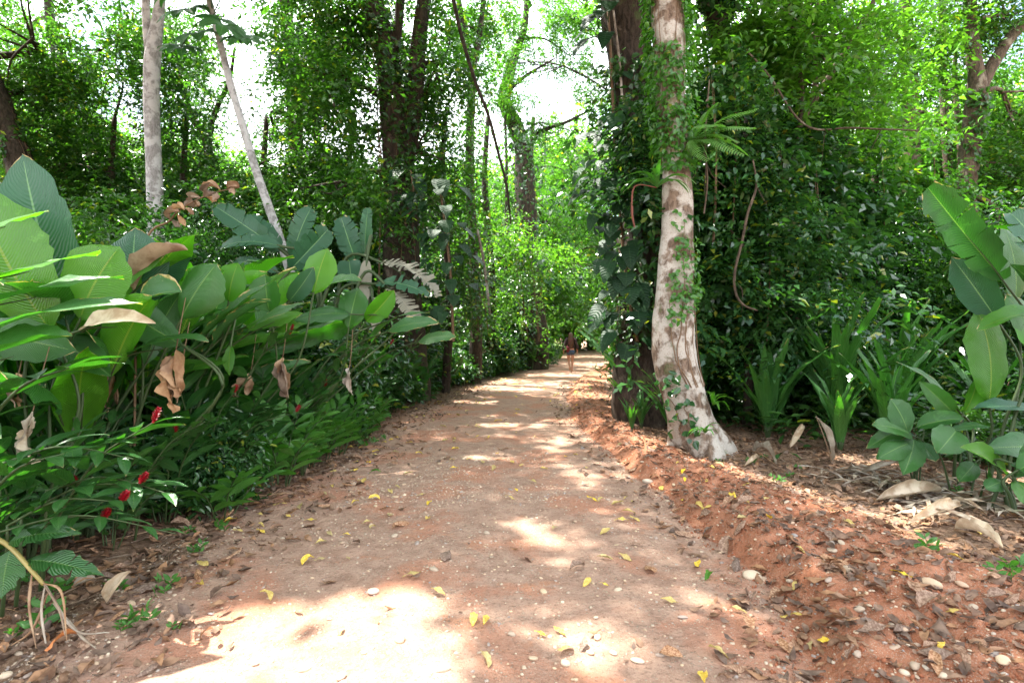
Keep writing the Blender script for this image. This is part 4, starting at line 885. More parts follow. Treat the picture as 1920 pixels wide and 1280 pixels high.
for x, y in [(-11.5, 12), (-9.4, 11.5), (-7.6, 11), (-6.2, 12.0), (-8.4, 13.8), (-10.6, 14.2), (-5.0, 13.4), (-6.8, 15.2), (-3.9, 14.0), (-4.6, 16.2), (-9.0, 17), (-12.5, 17), (-3.6, 18.2), (-6.2, 18.8), (-2.6, 20.5), (-5.2, 21.5), (-8.4, 9.4), (-6.9, 8.9), (-10, 9.2), (-12.5, 10), (-14, 13), (-1.2, 24), (0.2, 27.5), (-3.8, 25)]:
    i += 1; put(TALLB[i % 3], x, y, rng.uniform(.75, 1.05), label=f'tall dense bush under the trees behind the verge plants, {ordinal(i)} of its thicket')
for q_, (x, y, s) in enumerate([(-2.75, 10.2, .9), (-2.5, 11.6, .95), (-2.1, 13.2, .9), (-1.7, 15.2, .9)]): put(PAD[3], x, y, s, label=f'short paddle-leaved plant rising from the dark bushes of the verge, {ordinal(q_+1)} towards the bend')
put(PAD[3], .85, 24.4, 1.15, label='broad-leaved bush gleaming in the sun on the verge beside the walking person')
# right side
i = 0
for x, y, s, k in [(4.5, 7.9, 1.0, 2), (3.6, 8.0, .95, 0), (4.15, 7.2, .86, 1), (4.8, 7.2, .9, 0), (5.9, 8.6, 1.0, 2), (6.9, 8.2, .9, 0), (3.2, 9.8, .9, 0), (2.35, 10.8, .95, 2), (2.15, 9.6, .6, 1), (2.0, 8.8, .5, 1), (2.55, 12.5, 1.0, 2), (2.9, 14.6, 1.0, 0), (3.3, 17, 1.1, 2), (2.55, 8.6, .62, 1), (4.0, 19.5, 1., 0), (1.95, 9.5, .7, 2), (2.25, 8.0, .5, 2), (1.75, 8.3, .42, 1)]:
    i += 1; put(STR[k], x, y, s, label=f'strap-leaved clump with long pleated leaves, {ordinal(i)} of those beside the flared tree')
i = 0
for x, y, k, s in [(3.4, 10.6, 1, .9), (4.6, 10, 1, .9), (5.8, 10, 0, .9), (6.8, 9.6, 1, .9), (7.8, 9, 0, .9), (5.6, 9.3, 1, .6), (6.8, 8.0, 1, .6), (7.2, 6.6, 0, .8), (8.6, 8, 0, 1), (3.7, 11.8, 1, .9), (4.0, 13.4, 1, 1.0), (3.9, 15.5, 0, 1.1), (4.6, 18, 1, 1.1), (5.4, 20.5, 0, 1.1), (6.5, 23.5, 0, 1.1), (5.3, 6.5, 1, .5), (6.2, 5.9, 1, .6), (7.0, 27, 2, 1), (5.6, 6.9, 1, .5)]:
    i += 1; put(BSH[k], x, y, s, label=f'shaded leafy bush behind the strap-leaved clumps, {ordinal(i)} of its thicket')
for q, (x, y, k, s) in enumerate([(4.6, 11.6, 1, .8), (6.4, 11.4, 1, .85), (8.2, 11, 0, .8), (9.8, 10.6, 1, .9), (11.5, 11.5, 0, .9), (5.6, 13.5, 2, 1), (7.6, 13.8, 0, .9), (9.8, 13.6, 1, .9), (4.4, 13.6, 1, .9), (12.5, 14.5, 0, 1), (5.6, 16.5, 2, 1), (8, 17, 1, 1), (10.6, 17.5, 0, 1), (14, 18, 1, 1), (6.6, 20, 2, 1), (9.6, 21, 0, 1), (8.6, 25, 1, 1), (11, 26.5, 0, 1)]):
    put(TALLB[k], x, y, s, label=f'tall bush hung with small shiny leaves, {ordinal(q+1)} of the thicket beyond the flared tree')
# cover on the far forest floor: nobody could count it
def undergrowth():
    Vs = []; n = 16000; r_ = np.random.default_rng(8)
    y = r_.uniform(2.2, 34, n)**1.0; x = r_.uniform(-1, 1, n)*(y*1.0+2)
    left = x < Lf(y)-.45-(y < 9)*.6; right = (x > Bf(y)+1.3) & (y > 7.4)
    k = (left | right) & (n2(x, y, .9, 3, 8.) > .42); x, y = x[k], y[k]
    z = G(x, y)+r_.uniform(.02, .45, len(x)); p = np.stack([x, y, z], -1)
    p = np.repeat(p, 5, 0)+r_.normal(0, .08, (len(p)*5, 3)); a = r_.random(len(p))*6.28
    ax = np.stack([np.cos(a), np.sin(a), r_.normal(.1, .35, len(p))], -1)
    V, F, q = leaves_VF(p, ax, A(0, 0, 1)+r_.normal(0, .3, (len(p), 3)), r_.uniform(.10, .24, len(p)), r_.uniform(.04, .09, len(p)), 1, .15)
    o = link('undergrowth', mesh_np('undergrowth', V, F, M['fol_dark'], rnd=np.repeat(r_.random(len(p)), q), smooth=False))
    stuff(o, 'dark leafy undergrowth covering the forest floor', 'undergrowth')
undergrowth()
# ------------------------------------------------------------------ things lying on the ground
def rotm(rx, ry, rz):
    cx, sx, cy, sy, cz, sz = np.cos(rx), np.sin(rx), np.cos(ry), np.sin(ry), np.cos(rz), np.sin(rz)
    o, z = np.ones_like(rx), np.zeros_like(rx)
    Rx = np.stack([o, z, z, z, cx, -sx, z, sx, cx], -1).reshape(-1, 3, 3)
    Ry = np.stack([cy, z, sy, z, o, z, -sy, z, cy], -1).reshape(-1, 3, 3)
    Rz = np.stack([cz, -sz, z, sz, cz, z, z, z, o], -1).reshape(-1, 3, 3)
    return Rz @ Ry @ Rx
def scatter(tpls, pos, rx, ry, rz, sc):
    """many copies of small templates in one mesh (kind stuff)"""
    n = len(pos); which = np.arange(n) % len(tpls); Vo, Fo, Ro, off = [], [], [], 0
    R = rotm(rx, ry, rz)
    for k, (TV, TF) in enumerate(tpls):
        s = which == k; m = s.sum()
        if m == 0: continue
        V = np.einsum('nij,vj->nvi', R[s], TV)*sc[s][:, None, None] if sc.ndim == 1 else np.einsum('nij,nvj->nvi', R[s], TV[None]*sc[s][:, None, :])
        V = V+pos[s][:, None]
        F = TF[None]+(np.arange(m)*len(TV))[:, None, None]+off
        Vo.append(V.reshape(-1, 3)); Fo.append(F.reshape(-1, TF.shape[1])); Ro.append(np.repeat(np.random.default_rng(k+5).random(m), len(TV))); off += m*len(TV)
    return np.concatenate(Vo), np.concatenate(Fo), np.concatenate(Ro)
def leaf_tpl(seed, W=.45, curl=.5, sag=.15, nv=6, nu=2, wave=.05):
    r = np.random.default_rng(seed)
    V, F, U = blade(A(-.5, 0, 0), A(.5, 0, 0), W, A(0, 0, 1), sag=sag, fold=r.uniform(-.1, .6), curl=curl*r.uniform(-1, 1), prof='lance', nv=nv, nu=nu, wave=wave, rng=r, adv=.2, side_bend=r.normal(0, .05))
    return V-A(0, 0, V[:, 2].min()), F, U
def stone_tpl(seed, sub=2):
    import bmesh
    bm = bmesh.new(); bmesh.ops.create_icosphere(bm, subdivisions=sub, radius=.5)
    V = np.array([v.co[:] for v in bm.verts]); F = np.array([[v.index for v in f.verts] for f in bm.faces]); bm.free()
    r = np.random.default_rng(seed); s = A(1, r.uniform(.6, .9), r.uniform(.38, .62))
    V = V*(1+(fbm(V*1.6+seed*7.7, 2)-.5)[:, None]*(.5 if sub > 1 else .9))*s
    return V, F
rg = np.random.default_rng(31)
def loosely(x, y): return n2(x, y, 1.7, 3, 21.)
# --- leaf litter (uncountable)
def litter():
    tp = [leaf_tpl(40+k, rg.uniform(.35, .6), .9, rg.uniform(-.1, .25), 4, 2)[:2] for k in range(9)]
    n = 85000; y = 1.6+16*rg.random(n)**1.9; x = rg.uniform(-6.5, 9.5, n)
    l, r, b = Lf(y), Rf(y), Bf(y)
    d = np.zeros(n)
    d = np.where(x < l+.25, 1.0*np.exp(-np.maximum(l-.9-x, 0)/.9), d)
    d = np.where((x >= l+.25) & (x < l+1.0), .45*(1-(x-l-.25)/.75), d)
    d = np.where((x > r-.35) & (x < r+.1), .28, d); d = np.where((x >= r+.1) & (x < b-.2), .55, d)
    d = np.where(x >= b-.2, 1.0*np.exp(-np.maximum(x-b-2.6, 0)/1.2), d)
    d = d*(.35+1.3*loosely(x, y)); d = np.where((x > l+.9) & (x < r-.35), .010, d)
    k = rg.random(n) < d; x, y = x[k], y[k]; m = len(x)
    p = np.stack([x, y, G(x, y)+rg.uniform(.0, .016, m)], -1)
    sc = .025+.095*rg.random(m)**1.7
    V, F, r_ = scatter(tp, p, rg.normal(0, .28, m), rg.normal(0, .28, m), rg.random(m)*6.28, sc)
    o = link('leaf_litter', mesh_np('leaf_litter', V, F, M['litter'], rnd=r_)); stuff(o, 'brown fallen leaf litter along both sides of the track', 'leaf litter')
litter()
def gravel():
    tp = [stone_tpl(k, 1) for k in range(6)]
    n = 42000; y = 1.5+10*rg.random(n)**1.7; x = rg.uniform(-2.6, 3.4, n); l, r, b = Lf(y), Rf(y), Bf(y)
    d = np.where((x > l-.2) & (x < r), .25+1.1*sm(.5, .68, n2(x, y, .9, 3, 33.)), np.where((x >= r) & (x < b), .35, 0))
    k = rg.random(n) < d; x, y = x[k], y[k]; m = len(x)
    p = np.stack([x, y, G(x, y)+.0], -1)
    V, F, r_ = scatter(tp, p, rg.normal(0, .2, m), rg.normal(0, .2, m), rg.random(m)*6.28, .008+.022*rg.random(m)**2.2)
    o = link('gravel', mesh_np('gravel', V, F, M['stone'], rnd=r_)); stuff(o, 'small pale gravel pressed into the dirt track and bank', 'gravel')
    # crumbs of red earth on the bank
    n = 11000; y = 1.7+9*rg.random(n)**1.5; x = Rf(y)-.12+(Bf(y)-Rf(y)+.1)*rg.random(n); p = np.stack([x, y, G(x, y)+.003], -1)
    k = n2(x, y, 2.4, 3, 3.) > .42; p = p[k]; m = len(p)
    V, F, r_ = scatter(tp, p, rg.normal(0, .9, m), rg.normal(0, .9, m), rg.random(m)*6.28, .006+.024*rg.random(m)**4)
    o = link('soil_crumbs', mesh_np('soil_crumbs', V, F, M['clod'], rnd=r_)); stuff(o, 'loose crumbs and clods of red earth on the bank', 'soil')
m_, nt_ = mat('red_clod'); k_ = N(nt_); c_ = k_.mix(k_.noise(26, 4, k_.pos()), (.17, .055, .028), (.36, .14, .075)); k_.out(k_.princ(c_, .95, .1, k_.bump(k_.noise(90, 3, k_.pos()), .5, .005))); M['clod'] = m_
gravel()
M['debris'] = dry_mat('palm_debris', (.22, .15, .10), (.46, .39, .30), 9)
def debris():
    tp = [leaf_tpl(60+k, rg.uniform(.05, .10), .8, .08, 6, 2, .02)[:2] for k in range(6)]
    n = 420; y = rg.uniform(3.3, 5.9, n); x = Bf(y)+.25+rg.gamma(2.2, .5, n)
    k = loosely(x, y) > .44; x, y = x[k], y[k]; m = len(x); p = np.stack([x, y, G(x, y)+rg.uniform(.0, .07, m)], -1)
    V, F, r_ = scatter(tp, p, rg.normal(0, .15, m), rg.normal(0, .12, m), rg.normal(.2, .9, m), rg.uniform(.12, .55, m))
    o = link('palm_debris', mesh_np('palm_debris', V, F, M['debris'], rnd=r_)); stuff(o, 'matted dry grey palm strips beyond the red bank', 'debris')
    n = 420; y = rg.uniform(2.2, 9, n); x = np.where(rg.random(n) < .35, Lf(y)-rg.random(n)*.5, Bf(y)-.3+rg.gamma(1.6, .6, n)); p = np.stack([x, y, G(x, y)+.012], -1)
    tw = [tube([A(-.5, 0, 0), A(-.1, .05*rg.normal(), .01), A(.5, .04, 0)], [.012, .009, .005], 4, 7, cap=False)[:2] for _ in range(3)]; tw = [(v, f[0]) for v, f in tw]
    V, F, r_ = scatter(tw, p, np.zeros(n), rg.normal(0, .06, n), rg.random(n)*6.28, rg.uniform(.12, .5, n))
    o = link('twig_litter', mesh_np('twig_litter', V, F, M['dry'], rnd=r_)); stuff(o, 'thin dry twigs scattered in the litter', 'twigs')
debris()

def where(x, y):
    l, r, b = Lf(y), Rf(y), Bf(y)
    dist = 'close to the camera' if y < 3.3 else 'a few steps ahead' if y < 5 else 'level with the flared tree' if y < 8 else 'beyond the flared tree' if y < 13 else 'far along the track'
    if x < l: s = 'in the litter below the gingers'
    elif x < l+.7: s = 'on the ginger side of the track'
    elif x < r-.6: s = 'mid-track'
    elif x < r: s = 'at the foot of the red bank'
    elif x < (r+b)/2: s = 'on the inner red bank'
    elif x < b+.1: s = 'on the outer red bank'
    else: s = 'in the litter beyond the bank'
    return s, dist
def to_ground(px, py):
    Y = 3.0
    for _ in range(12):
        X = (px-CX)/FPX*Y; z = float(G(np.array([X]), np.array([Y]))[0]); Y = (CAMH-z)*FPX/max(py-HZ, 4)
    return (px-CX)/FPX*Y, Y
# --- yellow leaves
YT = [mesh_np('yellow_leaf', *leaf_tpl(80+k, [.42, .36, .5, .3, .45][k], .25, [.04, .10, .03, .08, .12][k], 8, 4)[:2], M['yellow'], rnd=None) for k in range(5)]
px_y = [(578,1055),(497,1122),(822,1114),(772,1081),(887,1165),(906,1168),(1050,1188),(1013,1192),(1060,1222),(907,1241),(1133,1099),(1134,1050),(1172,1048),(1255,1130),(1385,1148),(1487,1160),(1545,1208),(1522,1213),(1345,1228),(1320,1276),(1785,1152),(1767,1220),
        (1165,978),(1158,946),(1040,992),(800,975),(730,968),(700,992),(652,1050),(600,1052),(968,920),(925,880),(1110,938),(1128,940),(1325,955),(1335,880),(1270,868),(1310,905),(1400,905),(1390,970),(1590,985),(1500,1030),(1490,1075),(1665,985),(1560,960),(600,1020),(380,1060),(460,945),
        (430,980),(410,995),(540,970),(660,885),(665,945),(690,870),(625,885),(1000,905),(880,862),(905,868),(960,868),(850,880),(765,890),(790,930),(1310,1060),(1240,905),(1280,940),(1690,1080),(1720,1000),(1835,1000),(1790,1050),(1100,1095),(640,1185),(560,1150),(380,1100),(745,915)]
done = []
def put_leaf(nm, tpls, x, y, size, label, cat, group, lift=.012, tilt=.2, mats=None):
    p = on(x, y, lift); e = .06
    gx = float(G(np.array([x+e]), np.array([y]))[0]-G(np.array([x-e]), np.array([y]))[0])/(2*e); gy = float(G(np.array([x]), np.array([y+e]))[0]-G(np.array([x]), np.array([y-e]))[0])/(2*e)
    o = link(nm, tpls[int(rg.integers(0, len(tpls)))]); o.location = tuple(p)
    nrm = Vector((-gx+rg.normal(0, tilt), -gy+rg.normal(0, tilt), 1)).normalized(); q = nrm.to_track_quat('Z', 'Y')
    from mathutils import Quaternion
    o.rotation_mode = 'QUATERNION'; o.rotation_quaternion = q @ Quaternion((0, 0, 1), rg.random()*6.283); o.scale = (size,)*3
    tag(o, label, cat, group); return o
tones = ['clear yellow', 'mustard yellow', 'folded yellow', 'browning yellow', 'narrow yellow']
pts = [to_ground(*q) for q in px_y]
while len(pts) < 250:
    y = 4.2+16*rg.random()**1.25; l, r = Lf(y), Rf(y); x = rg.uniform(l-.15, r+.9)
    if rg.random() < (.9 if x < l+1.1 else .45): pts.append((x, y))
for i, (x, y) in enumerate(sorted(pts, key=lambda q: q[1])):
    s, d = where(x, y); t = tones[i % 5]
    put_leaf('yellow_leaf', YT, x, y, rg.uniform(.06, .125) if y < 9 else rg.uniform(.09, .15), f'{t} fallen leaf {s}, {d}', 'fallen leaf', f'{t} fallen leaves {s}, {d}')
# --- green and orange single leaves
GL = mesh_np('green_leaf', *leaf_tpl(95, .4, .3, .15, 8, 4)[:2], M['big_back'])
for px, py, lab in [(1327, 1084, 'single bright green leaf lying mid-track near the bank foot'), (703, 888, 'single green leaf lying on the track beside the low gingers')]:
    put_leaf('green_leaf', [GL], *to_ground(px, py), .125, lab, 'fallen leaf', None)
OL = mesh_np('orange_leaf', *leaf_tpl(96, .42, .6, .3, 10, 4)[:2], M['orange'])
o = put_leaf('orange_leaf', [OL], *to_ground(125, 1222), .15, 'large curled orange leaf under the broken drooping cane', 'fallen leaf', None, .03, .5)
# --- brown leaves, each an object
BT = [mesh_np('brown_leaf', *leaf_tpl(110+k, rg.uniform(.4, .6), .9, rg.uniform(0, .25), 7, 4)[:2], M['brown_leaf']) for k in range(8)]
bt = ['pale tan', 'dull brown', 'curled tan', 'reddish brown', 'flat grey-brown', 'crumpled brown', 'pinkish tan', 'dark brown']
c = 0
while c < 290:
    y = 2.3+6.5*rg.random()**1.6; l, r, b = Lf(y), Rf(y), Bf(y); x = rg.uniform(l-.5, b+1.2)
    w_ = .9 if x < l+.2 else .25 if x < l+.6 else .07 if x < r-.3 else .85
    if rg.random() > w_*(.3+1.2*loosely(x, y)): continue
    s, d = where(x, y); k = c % 8
    put_leaf('brown_leaf', BT[k:k+1], x, y, rg.uniform(.07, .17), f'{bt[k]} fallen leaf {s}, {d}', 'fallen leaf', f'{bt[k]} fallen leaves {s}, {d}', .010, .3); c += 1
# --- stones
ST = [mesh_np('stone', *stone_tpl(k+20, 3), M['stone']) for k in range(9)]
sts = [(1745,1097,.12,'large smooth oval cream stone'),(1410,1045,.11,'lumpy tan stone breaking out of the bank face'),(1560,1020,.05,'round cream stone'),(1578,1018,.045,'round tan stone'),(1560,1035,.06,'oval pale stone'),(1860,1228,.07,'smooth cream stone'),(1880,1245,.06,'smooth tan stone'),
       (1715,1250,.06,'round pale stone'),(1770,1268,.06,'grey-cream stone'),(1690,1180,.05,'oval cream stone'),(1672,1165,.04,'small pink stone'),(1610,1150,.055,'pale oval stone'),(1825,1145,.06,'long tan stone'),(1555,1088,.05,'blue-grey stone'),(1645,1058,.05,'tan pebble'),(1215,875,.09,'angular cream stone'),
       (1280,1158,.045,'round cream pebble'),(1020,1110,.05,'oval tan pebble'),(640,1270,.06,'pale cobble'),(1120,1195,.05,'pale oval pebble'),(700,1110,.08,'broad pale cobble set in the soil'),(750,1200,.07,'tan cobble set in the soil'),(1430,1062,.05,'grey stone under the bank lip'),(1590,1070,.06,'cream stone'),
       (1310,1075,.04,'dull pebble'),(1060,1245,.05,'pale pebble'),(1195,1240,.05,'cream pebble'),(1150,1225,.045,'round grey-white pebble'),(1000,1235,.045,'pinkish pebble'),(960,1190,.045,'grey pebble'),(1630,985,.05,'tan stone'),(1480,960,.05,'grey-tan stone')]
seen = {}
def put_stone(x, y, size, label, group=None):
    o = link('stone', ST[int(rg.integers(0, 9))]); o.location = tuple(on(x, y, size*.10)); o.rotation_euler = (rg.normal(0, .15), rg.normal(0, .15), rg.random()*6.28); o.scale = (size*rg.uniform(.9, 1.3), size, size*rg.uniform(.8, 1.1))
    tag(o, label, 'stone', group)
for px, py, s, lab in sts:
    x, y = to_ground(px, py); a, d = where(x, y); put_stone(x, y, s, ' '.join(f'{lab} {a}, {d}'.split()[:16]).rstrip(',')); 
c = 0; kinds = ['cream', 'tan', 'grey', 'pinkish', 'brown']
while c < 255:
    y = 2.3+5.5*rg.random()**1.4; l, r, b = Lf(y), Rf(y), Bf(y); x = rg.uniform(l-.1, b+.1)
    dn = .25+.9*sm(.48, .66, n2(np.array([x]), np.array([y]), .9, 3, 33.)[0]) if x < r else .8
    if rg.random() > dn: continue
    s, d = where(x, y); k = kinds[c % 5]; big = rg.random()**2
    put_stone(x, y, .022+.035*big, f'{"larger" if big > .4 else "small"} {k} pebble {s}, {d}', f'{"larger" if big > .4 else "small"} {k} pebbles {s}, {d}'); c += 1
# --- seedlings
c = 0
for px, py in [(415, 995), (355, 1000), (300, 1115), (250, 1165), (270, 1170), (220, 1105), (310, 1100), (230, 1180), (355, 975), (370, 1035), (1500, 880), (1480, 895), (1725, 1030), (1745, 1032), (1410, 870), (1430, 860), (1880, 1080), (1910, 1075), (1350, 870), (1460, 905), (1795, 925), (700, 830), (720, 825), (640, 850), (680, 838), (560, 880), (60, 1140), (95, 1170), (30, 1190), (20, 1105), (60, 1090), (110, 1110), (330, 1180)]:
    x, y = to_ground(px, py); c += 1
    put(SML[c % 2], x, y, rg.uniform(.35, .95), label=f'small fresh green seedling in the litter, {ordinal(c)} of those scattered')

# ------------------------------------------------------------------ dry fronds lying beyond the bank, sheath by the gingers
for i, (px, py, px2, py2, w_, lab) in enumerate([(1410, 850, 1455, 880, .14, 'grey boat-shaped dead sheath lying beside the flared roots'), (1395, 880, 1420, 868, .10, 'small grey dead sheath at the flared roots'), (1480, 845, 1505, 795, .16, 'grey-brown dead leaf standing under the strap-leaved clump'),
                                   (1560, 870, 1530, 780, .12, 'tan dead leaf leaning beside the strap-leaved clump'), (1640, 945, 1760, 935, .22, 'broad bleached dead frond lying in the sun beyond the bank'), (1700, 990, 1800, 960, .16, 'bleached dead frond crossing the litter'), (1790, 1000, 1880, 1040, .16, 'dark grey dead frond sloping to the picture edge'),
                                   (1850, 950, 1910, 1000, .13, 'grey dead frond beneath the cane-footed plant'), (1600, 900, 1690, 880, .10, 'narrow tan dead frond in the litter'), (200, 1140, 245, 1070, .11, 'pale split palm sheath standing in the litter below the gingers'), (135, 1110, 180, 1100, .08, 'short pale sheath lying beside the split one')]):
    x, y = to_ground(px, py); b = on(x, y, .0); Y2 = y*(.98 if py2 > py else 1.02)
    T = P(px2, py2, Y2)-b if abs(py2-py) > 45 else on(*to_ground(px2, py2), .05)-b
    rt = thing('dead_frond', lab, 'dead leaf', b)
    V, F, U = blade(A(0, 0, .03), T, w_, A(.1, -.7, .8), sag=.12, curl=.9, wave=.03, nv=12, prof='paddle', torn=0); link('leaf_blade', mesh_np('leaf_blade', V, F, M['dry_pale'], U, np.full(len(V), rg.random())), rt)
    V, F, U = tube([A(0, 0, .03), T*.5+A(0, 0, .04), T], [.009, .006, .003], 5, 8); link('midrib', mesh_np('midrib', V, F, M['dry'], U), rt)
# broken drooping cane in the near corner
b = on(-2.75, 2.85); rt = thing('broken_cane', 'broken drooping cane with dry yellow strips and big ragged leaves in the near corner', 'plant', b)
q = [P(-60, 990, 2.9)-b, P(10, 1018, 2.85)-b, P(60, 1070, 2.8)-b, P(82, 1095, 2.8)-b]; V, F, U = tube(q, [.014, .011, .009], 7, 16); link('stem', mesh_np('stem', V, F, M['cane'], U), rt)
for i, (x0, y0, xm, ym, x1, y1) in enumerate([(60, 1075, 55, 1140, 68, 1215), (85, 1095, 78, 1150, 92, 1240), (82, 1095, 110, 1140, 122, 1190), (85, 1095, 140, 1180, 205, 1185), (80, 1092, 115, 1110, 125, 1200), (100, 1130, 150, 1190, 180, 1215), (90, 1110, 60, 1180, 20, 1210)]):
    V, F, U = tube([P(x0, y0, 2.8)-b, P(xm, ym, 2.72)-b, P(x1, y1, 2.66)-b], [.004, .007, .005, .002], 5, 16, .5, 20); V = V.copy(); link('dry_strip', mesh_np('dry_strip', V, F, M['dry_pale' if i % 2 else 'dry'], U, np.full(len(V), rg.random())), rt)
for bx, by, tx, ty, w_ in [(15, 1018, 152, 1000, 52), (50, 1050, 195, 1080, 50), (20, 1030, 5, 1120, 70)]:
    B = P(bx, by, 2.85)-b; T = P(tx, ty, 2.75)-b
    V, F, U = blade(B, T, w_*2.8/FPX, A(.1, -.6, .8), sag=.08, torn=.25, prof='lance', nv=12); link('leaf', mesh_np('leaf', V, F, M['ginger'], U, np.full(len(V), rg.random())), rt)

# ------------------------------------------------------------------ blooms placed on near shoots (arching gingers seen against the verge)
for i, (x0, y0, Y0, x1, y1, Y1, n, Lp, fl, lab) in enumerate([
        (90, 1000, 3.3, 287, 792, 3.15, 13, 70, 1, 'arching red ginger shoot with two ranks of leaves and an upright red bloom'),
        (150, 970, 3.0, 262, 905, 3.0, 7, 62, 1, 'short red ginger shoot with a small bloom between larger leaves'),
        (140, 985, 2.9, 226, 940, 2.8, 6, 60, 1, 'low red ginger shoot with the fullest crimson bloom'), (100, 1010, 3.0, 192, 972, 2.9, 5, 58, 1, 'low red ginger shoot with a tiny bloom deep in shade'),
        (560, 740, 5.2, 543, 626, 5.1, 8, 42, 1, 'tallest red ginger shoot with a tall narrow scarlet bloom'), (450, 820, 4.8, 440, 735, 4.8, 6, 36, 1, 'slender ginger shoot with a pink and red bloom above low leaves'),
        (750, 720, 6.8, 732, 645, 6.8, 7, 30, 1, 'ginger shoot with a slim red bloom in front of the oval pale-rimmed leaf'), (560, 860, 4.9, 555, 772, 4.9, 6, 36, 1, 'ginger shoot with a red bloom low over the bright low gingers'),
        (0, 870, 3.1, 250, 860, 3.0, 10, 64, 0, 'flowerless ginger shoot spreading broad dark leaves in the near corner'), (-30, 800, 3.1, 130, 690, 3.0, 8, 90, 0, 'flowerless ginger shoot with long pointed leaves beneath the lowest paddle leaf'),
        (300, 900, 4.0, 385, 790, 4.0, 9, 46, 0, 'flowerless ginger shoot with a pale new leaf'), (-40, 950, 2.9, 120, 850, 2.8, 9, 80, 0, 'flowerless ginger shoot with darkest leaves by the edge of the picture'),
        (640, 720, 6.2, 700, 650, 6.2, 8, 34, 0, 'ginger shoot with yellow-green new leaves'), (170, 920, 3.2, 330, 930, 3.0, 8, 66, 0, 'ginger shoot hanging broad speckled leaves over the litter'), (60, 1000, 2.8, 330, 1000, 2.8, 9, 54, 0, 'ginger shoot sprawling lowest over the litter')]):
    base = P(x0, y0, Y0); top = P(x1, y1, Y1); base[0] = min(base[0], float(Lf(base[1]))-.25, float(top[0])-.05 if fl else 9); g = on(base[0]-.12, base[1]+.1); rt = thing('red_ginger', lab, 'plant', g)
    mL, mS = MB(), MB(); V, F, U = tube([A(0, 0, -.03), (base-g)*A(.8, .8, .6), base-g], [.010, .009, .007], 6, 8); mS.add(V, F, U)
    tp_, tg_ = shoot(mL, mS, base-g, top-g, n, Lp*Y0/FPX*1.25, Lp*Y0/FPX*.37, rg, (top-base)*A(1, 1, 0), bend=.12, t0=.05, nv=8)
    s = link('leafy_shoot', mL.mesh('leafy_shoot', M['ginger']), rt); link('stem', mS.mesh('stem', M['stem']), s)
    if fl: bloom(rt, tp_, tg_, .085 if i in (0, 4) else .06, rg)

M['fern'] = bigleaf_mat('fern_frond', (.10, .22, .06), (.16, .28, .08), trans=.4, veins=6)  # pale frond green; the strong sunlight is put into the colour
# ------------------------------------------------------------------ vines, lianas, epiphytes
MT = [(1322, 868), (1303, 805), (1284, 740), (1268, 680), (1262, 620), (1264, 560), (1266, 500), (1269, 400), (1266, 300), (1258, 200), (1256, 100), (1252, 0), (1248, -150)]; MW = [112, 84, 76, 78, 79, 72, 64, 56, 48, 55, 60, 61, 60]
vine_on('small-leaved green vine climbing thickly over the upper lichen-blotched trunk', MT, 7.05, MW, 3200, .075, t0=.66, ang=(.2, 6.0), seed=3, thr=.30, strands=6, spread=1.15)
vine_on('sparse trailing creeper with brown strands down the middle of the lichen-blotched trunk', MT, 7.05, MW, 420, .07, t0=.2, t1=.68, ang=(.2, 2.0), seed=5, thr=.44, strands=6)
vine_on('blue-green creeper leaves low on the near side of the lichen-blotched trunk', MT, 7.05, MW, 60, .10, 'fol_gloss', .08, .24, (1.6, 2.9), seed=9, thr=.4, strands=2)
BT_ = [(1212, 640), (1212, 400), (1200, 250), (1182, 120), (1172, 0), (1160, -200)]
vine_on('creeper with small gloss leaves over the thick fluted dark trunk', BT_, 9.6, [110, 96, 90, 84, 88, 80], 1900, .12, 'fol_dark', 0, .6, (0, 3.14), seed=12, strands=12, thr=.42, fl=.45)
vine_on('creeper curtain clothing the massive dark trunk', [(756, 700), (752, 400), (742, 230), (728, 120), (700, 0)], 13, [96, 76, 64, 50, 44], 900, .13, 'fol_dark', .12, 1, (-.3, 3.4), seed=14, strands=10, thr=.5, fl=.5)
vine_on('sunlit small-leaved creeper on the slender straight trunk', [(905, 620), (890, 480), (882, 380), (880, 290), (884, 190)], 14, [34, 30, 24, 22, 20], 600, .11, 'ivy', 0, 1, (-.5, 3.6), seed=15, strands=4, thr=.45, fl=.3)
vine_on('dark creeper thick over the crooked leaning trunk', [(1006, 640), (990, 500), (986, 380), (982, 290), (968, 240)], 19, [50, 44, 40, 34, 28], 700, .16, 'fol_dark', 0, 1, (-.5, 3.6), seed=16, strands=6, thr=.48, fl=.7)
vine_on('creeper on the straight dark trunk behind the leaning pole tree', [(563, 600), (560, 370), (553, 230), (545, 100)], 17, [32, 28, 26, 24], 600, .14, 'fol_dark', .1, 1, (-.3, 3.4), seed=18, strands=4)
vine_on('mossy creeper on the gnarled brown trunk', [(1812, 600), (1812, 440), (1812, 350), (1822, 250), (1832, 170)], 14, [46, 36, 32, 32, 34], 700, .13, 'fol_mid', 0, 1, (-.3, 3.4), seed=19, strands=6)
vine_on('moss and creeper on the dark trunk at the picture edge', [(60, 520), (42, 330), (15, 240), (-12, 170)], 13, [50, 46, 42, 40], 700, .11, 'fol_mid', 0, 1, (-.3, 3.4), seed=20, strands=4)
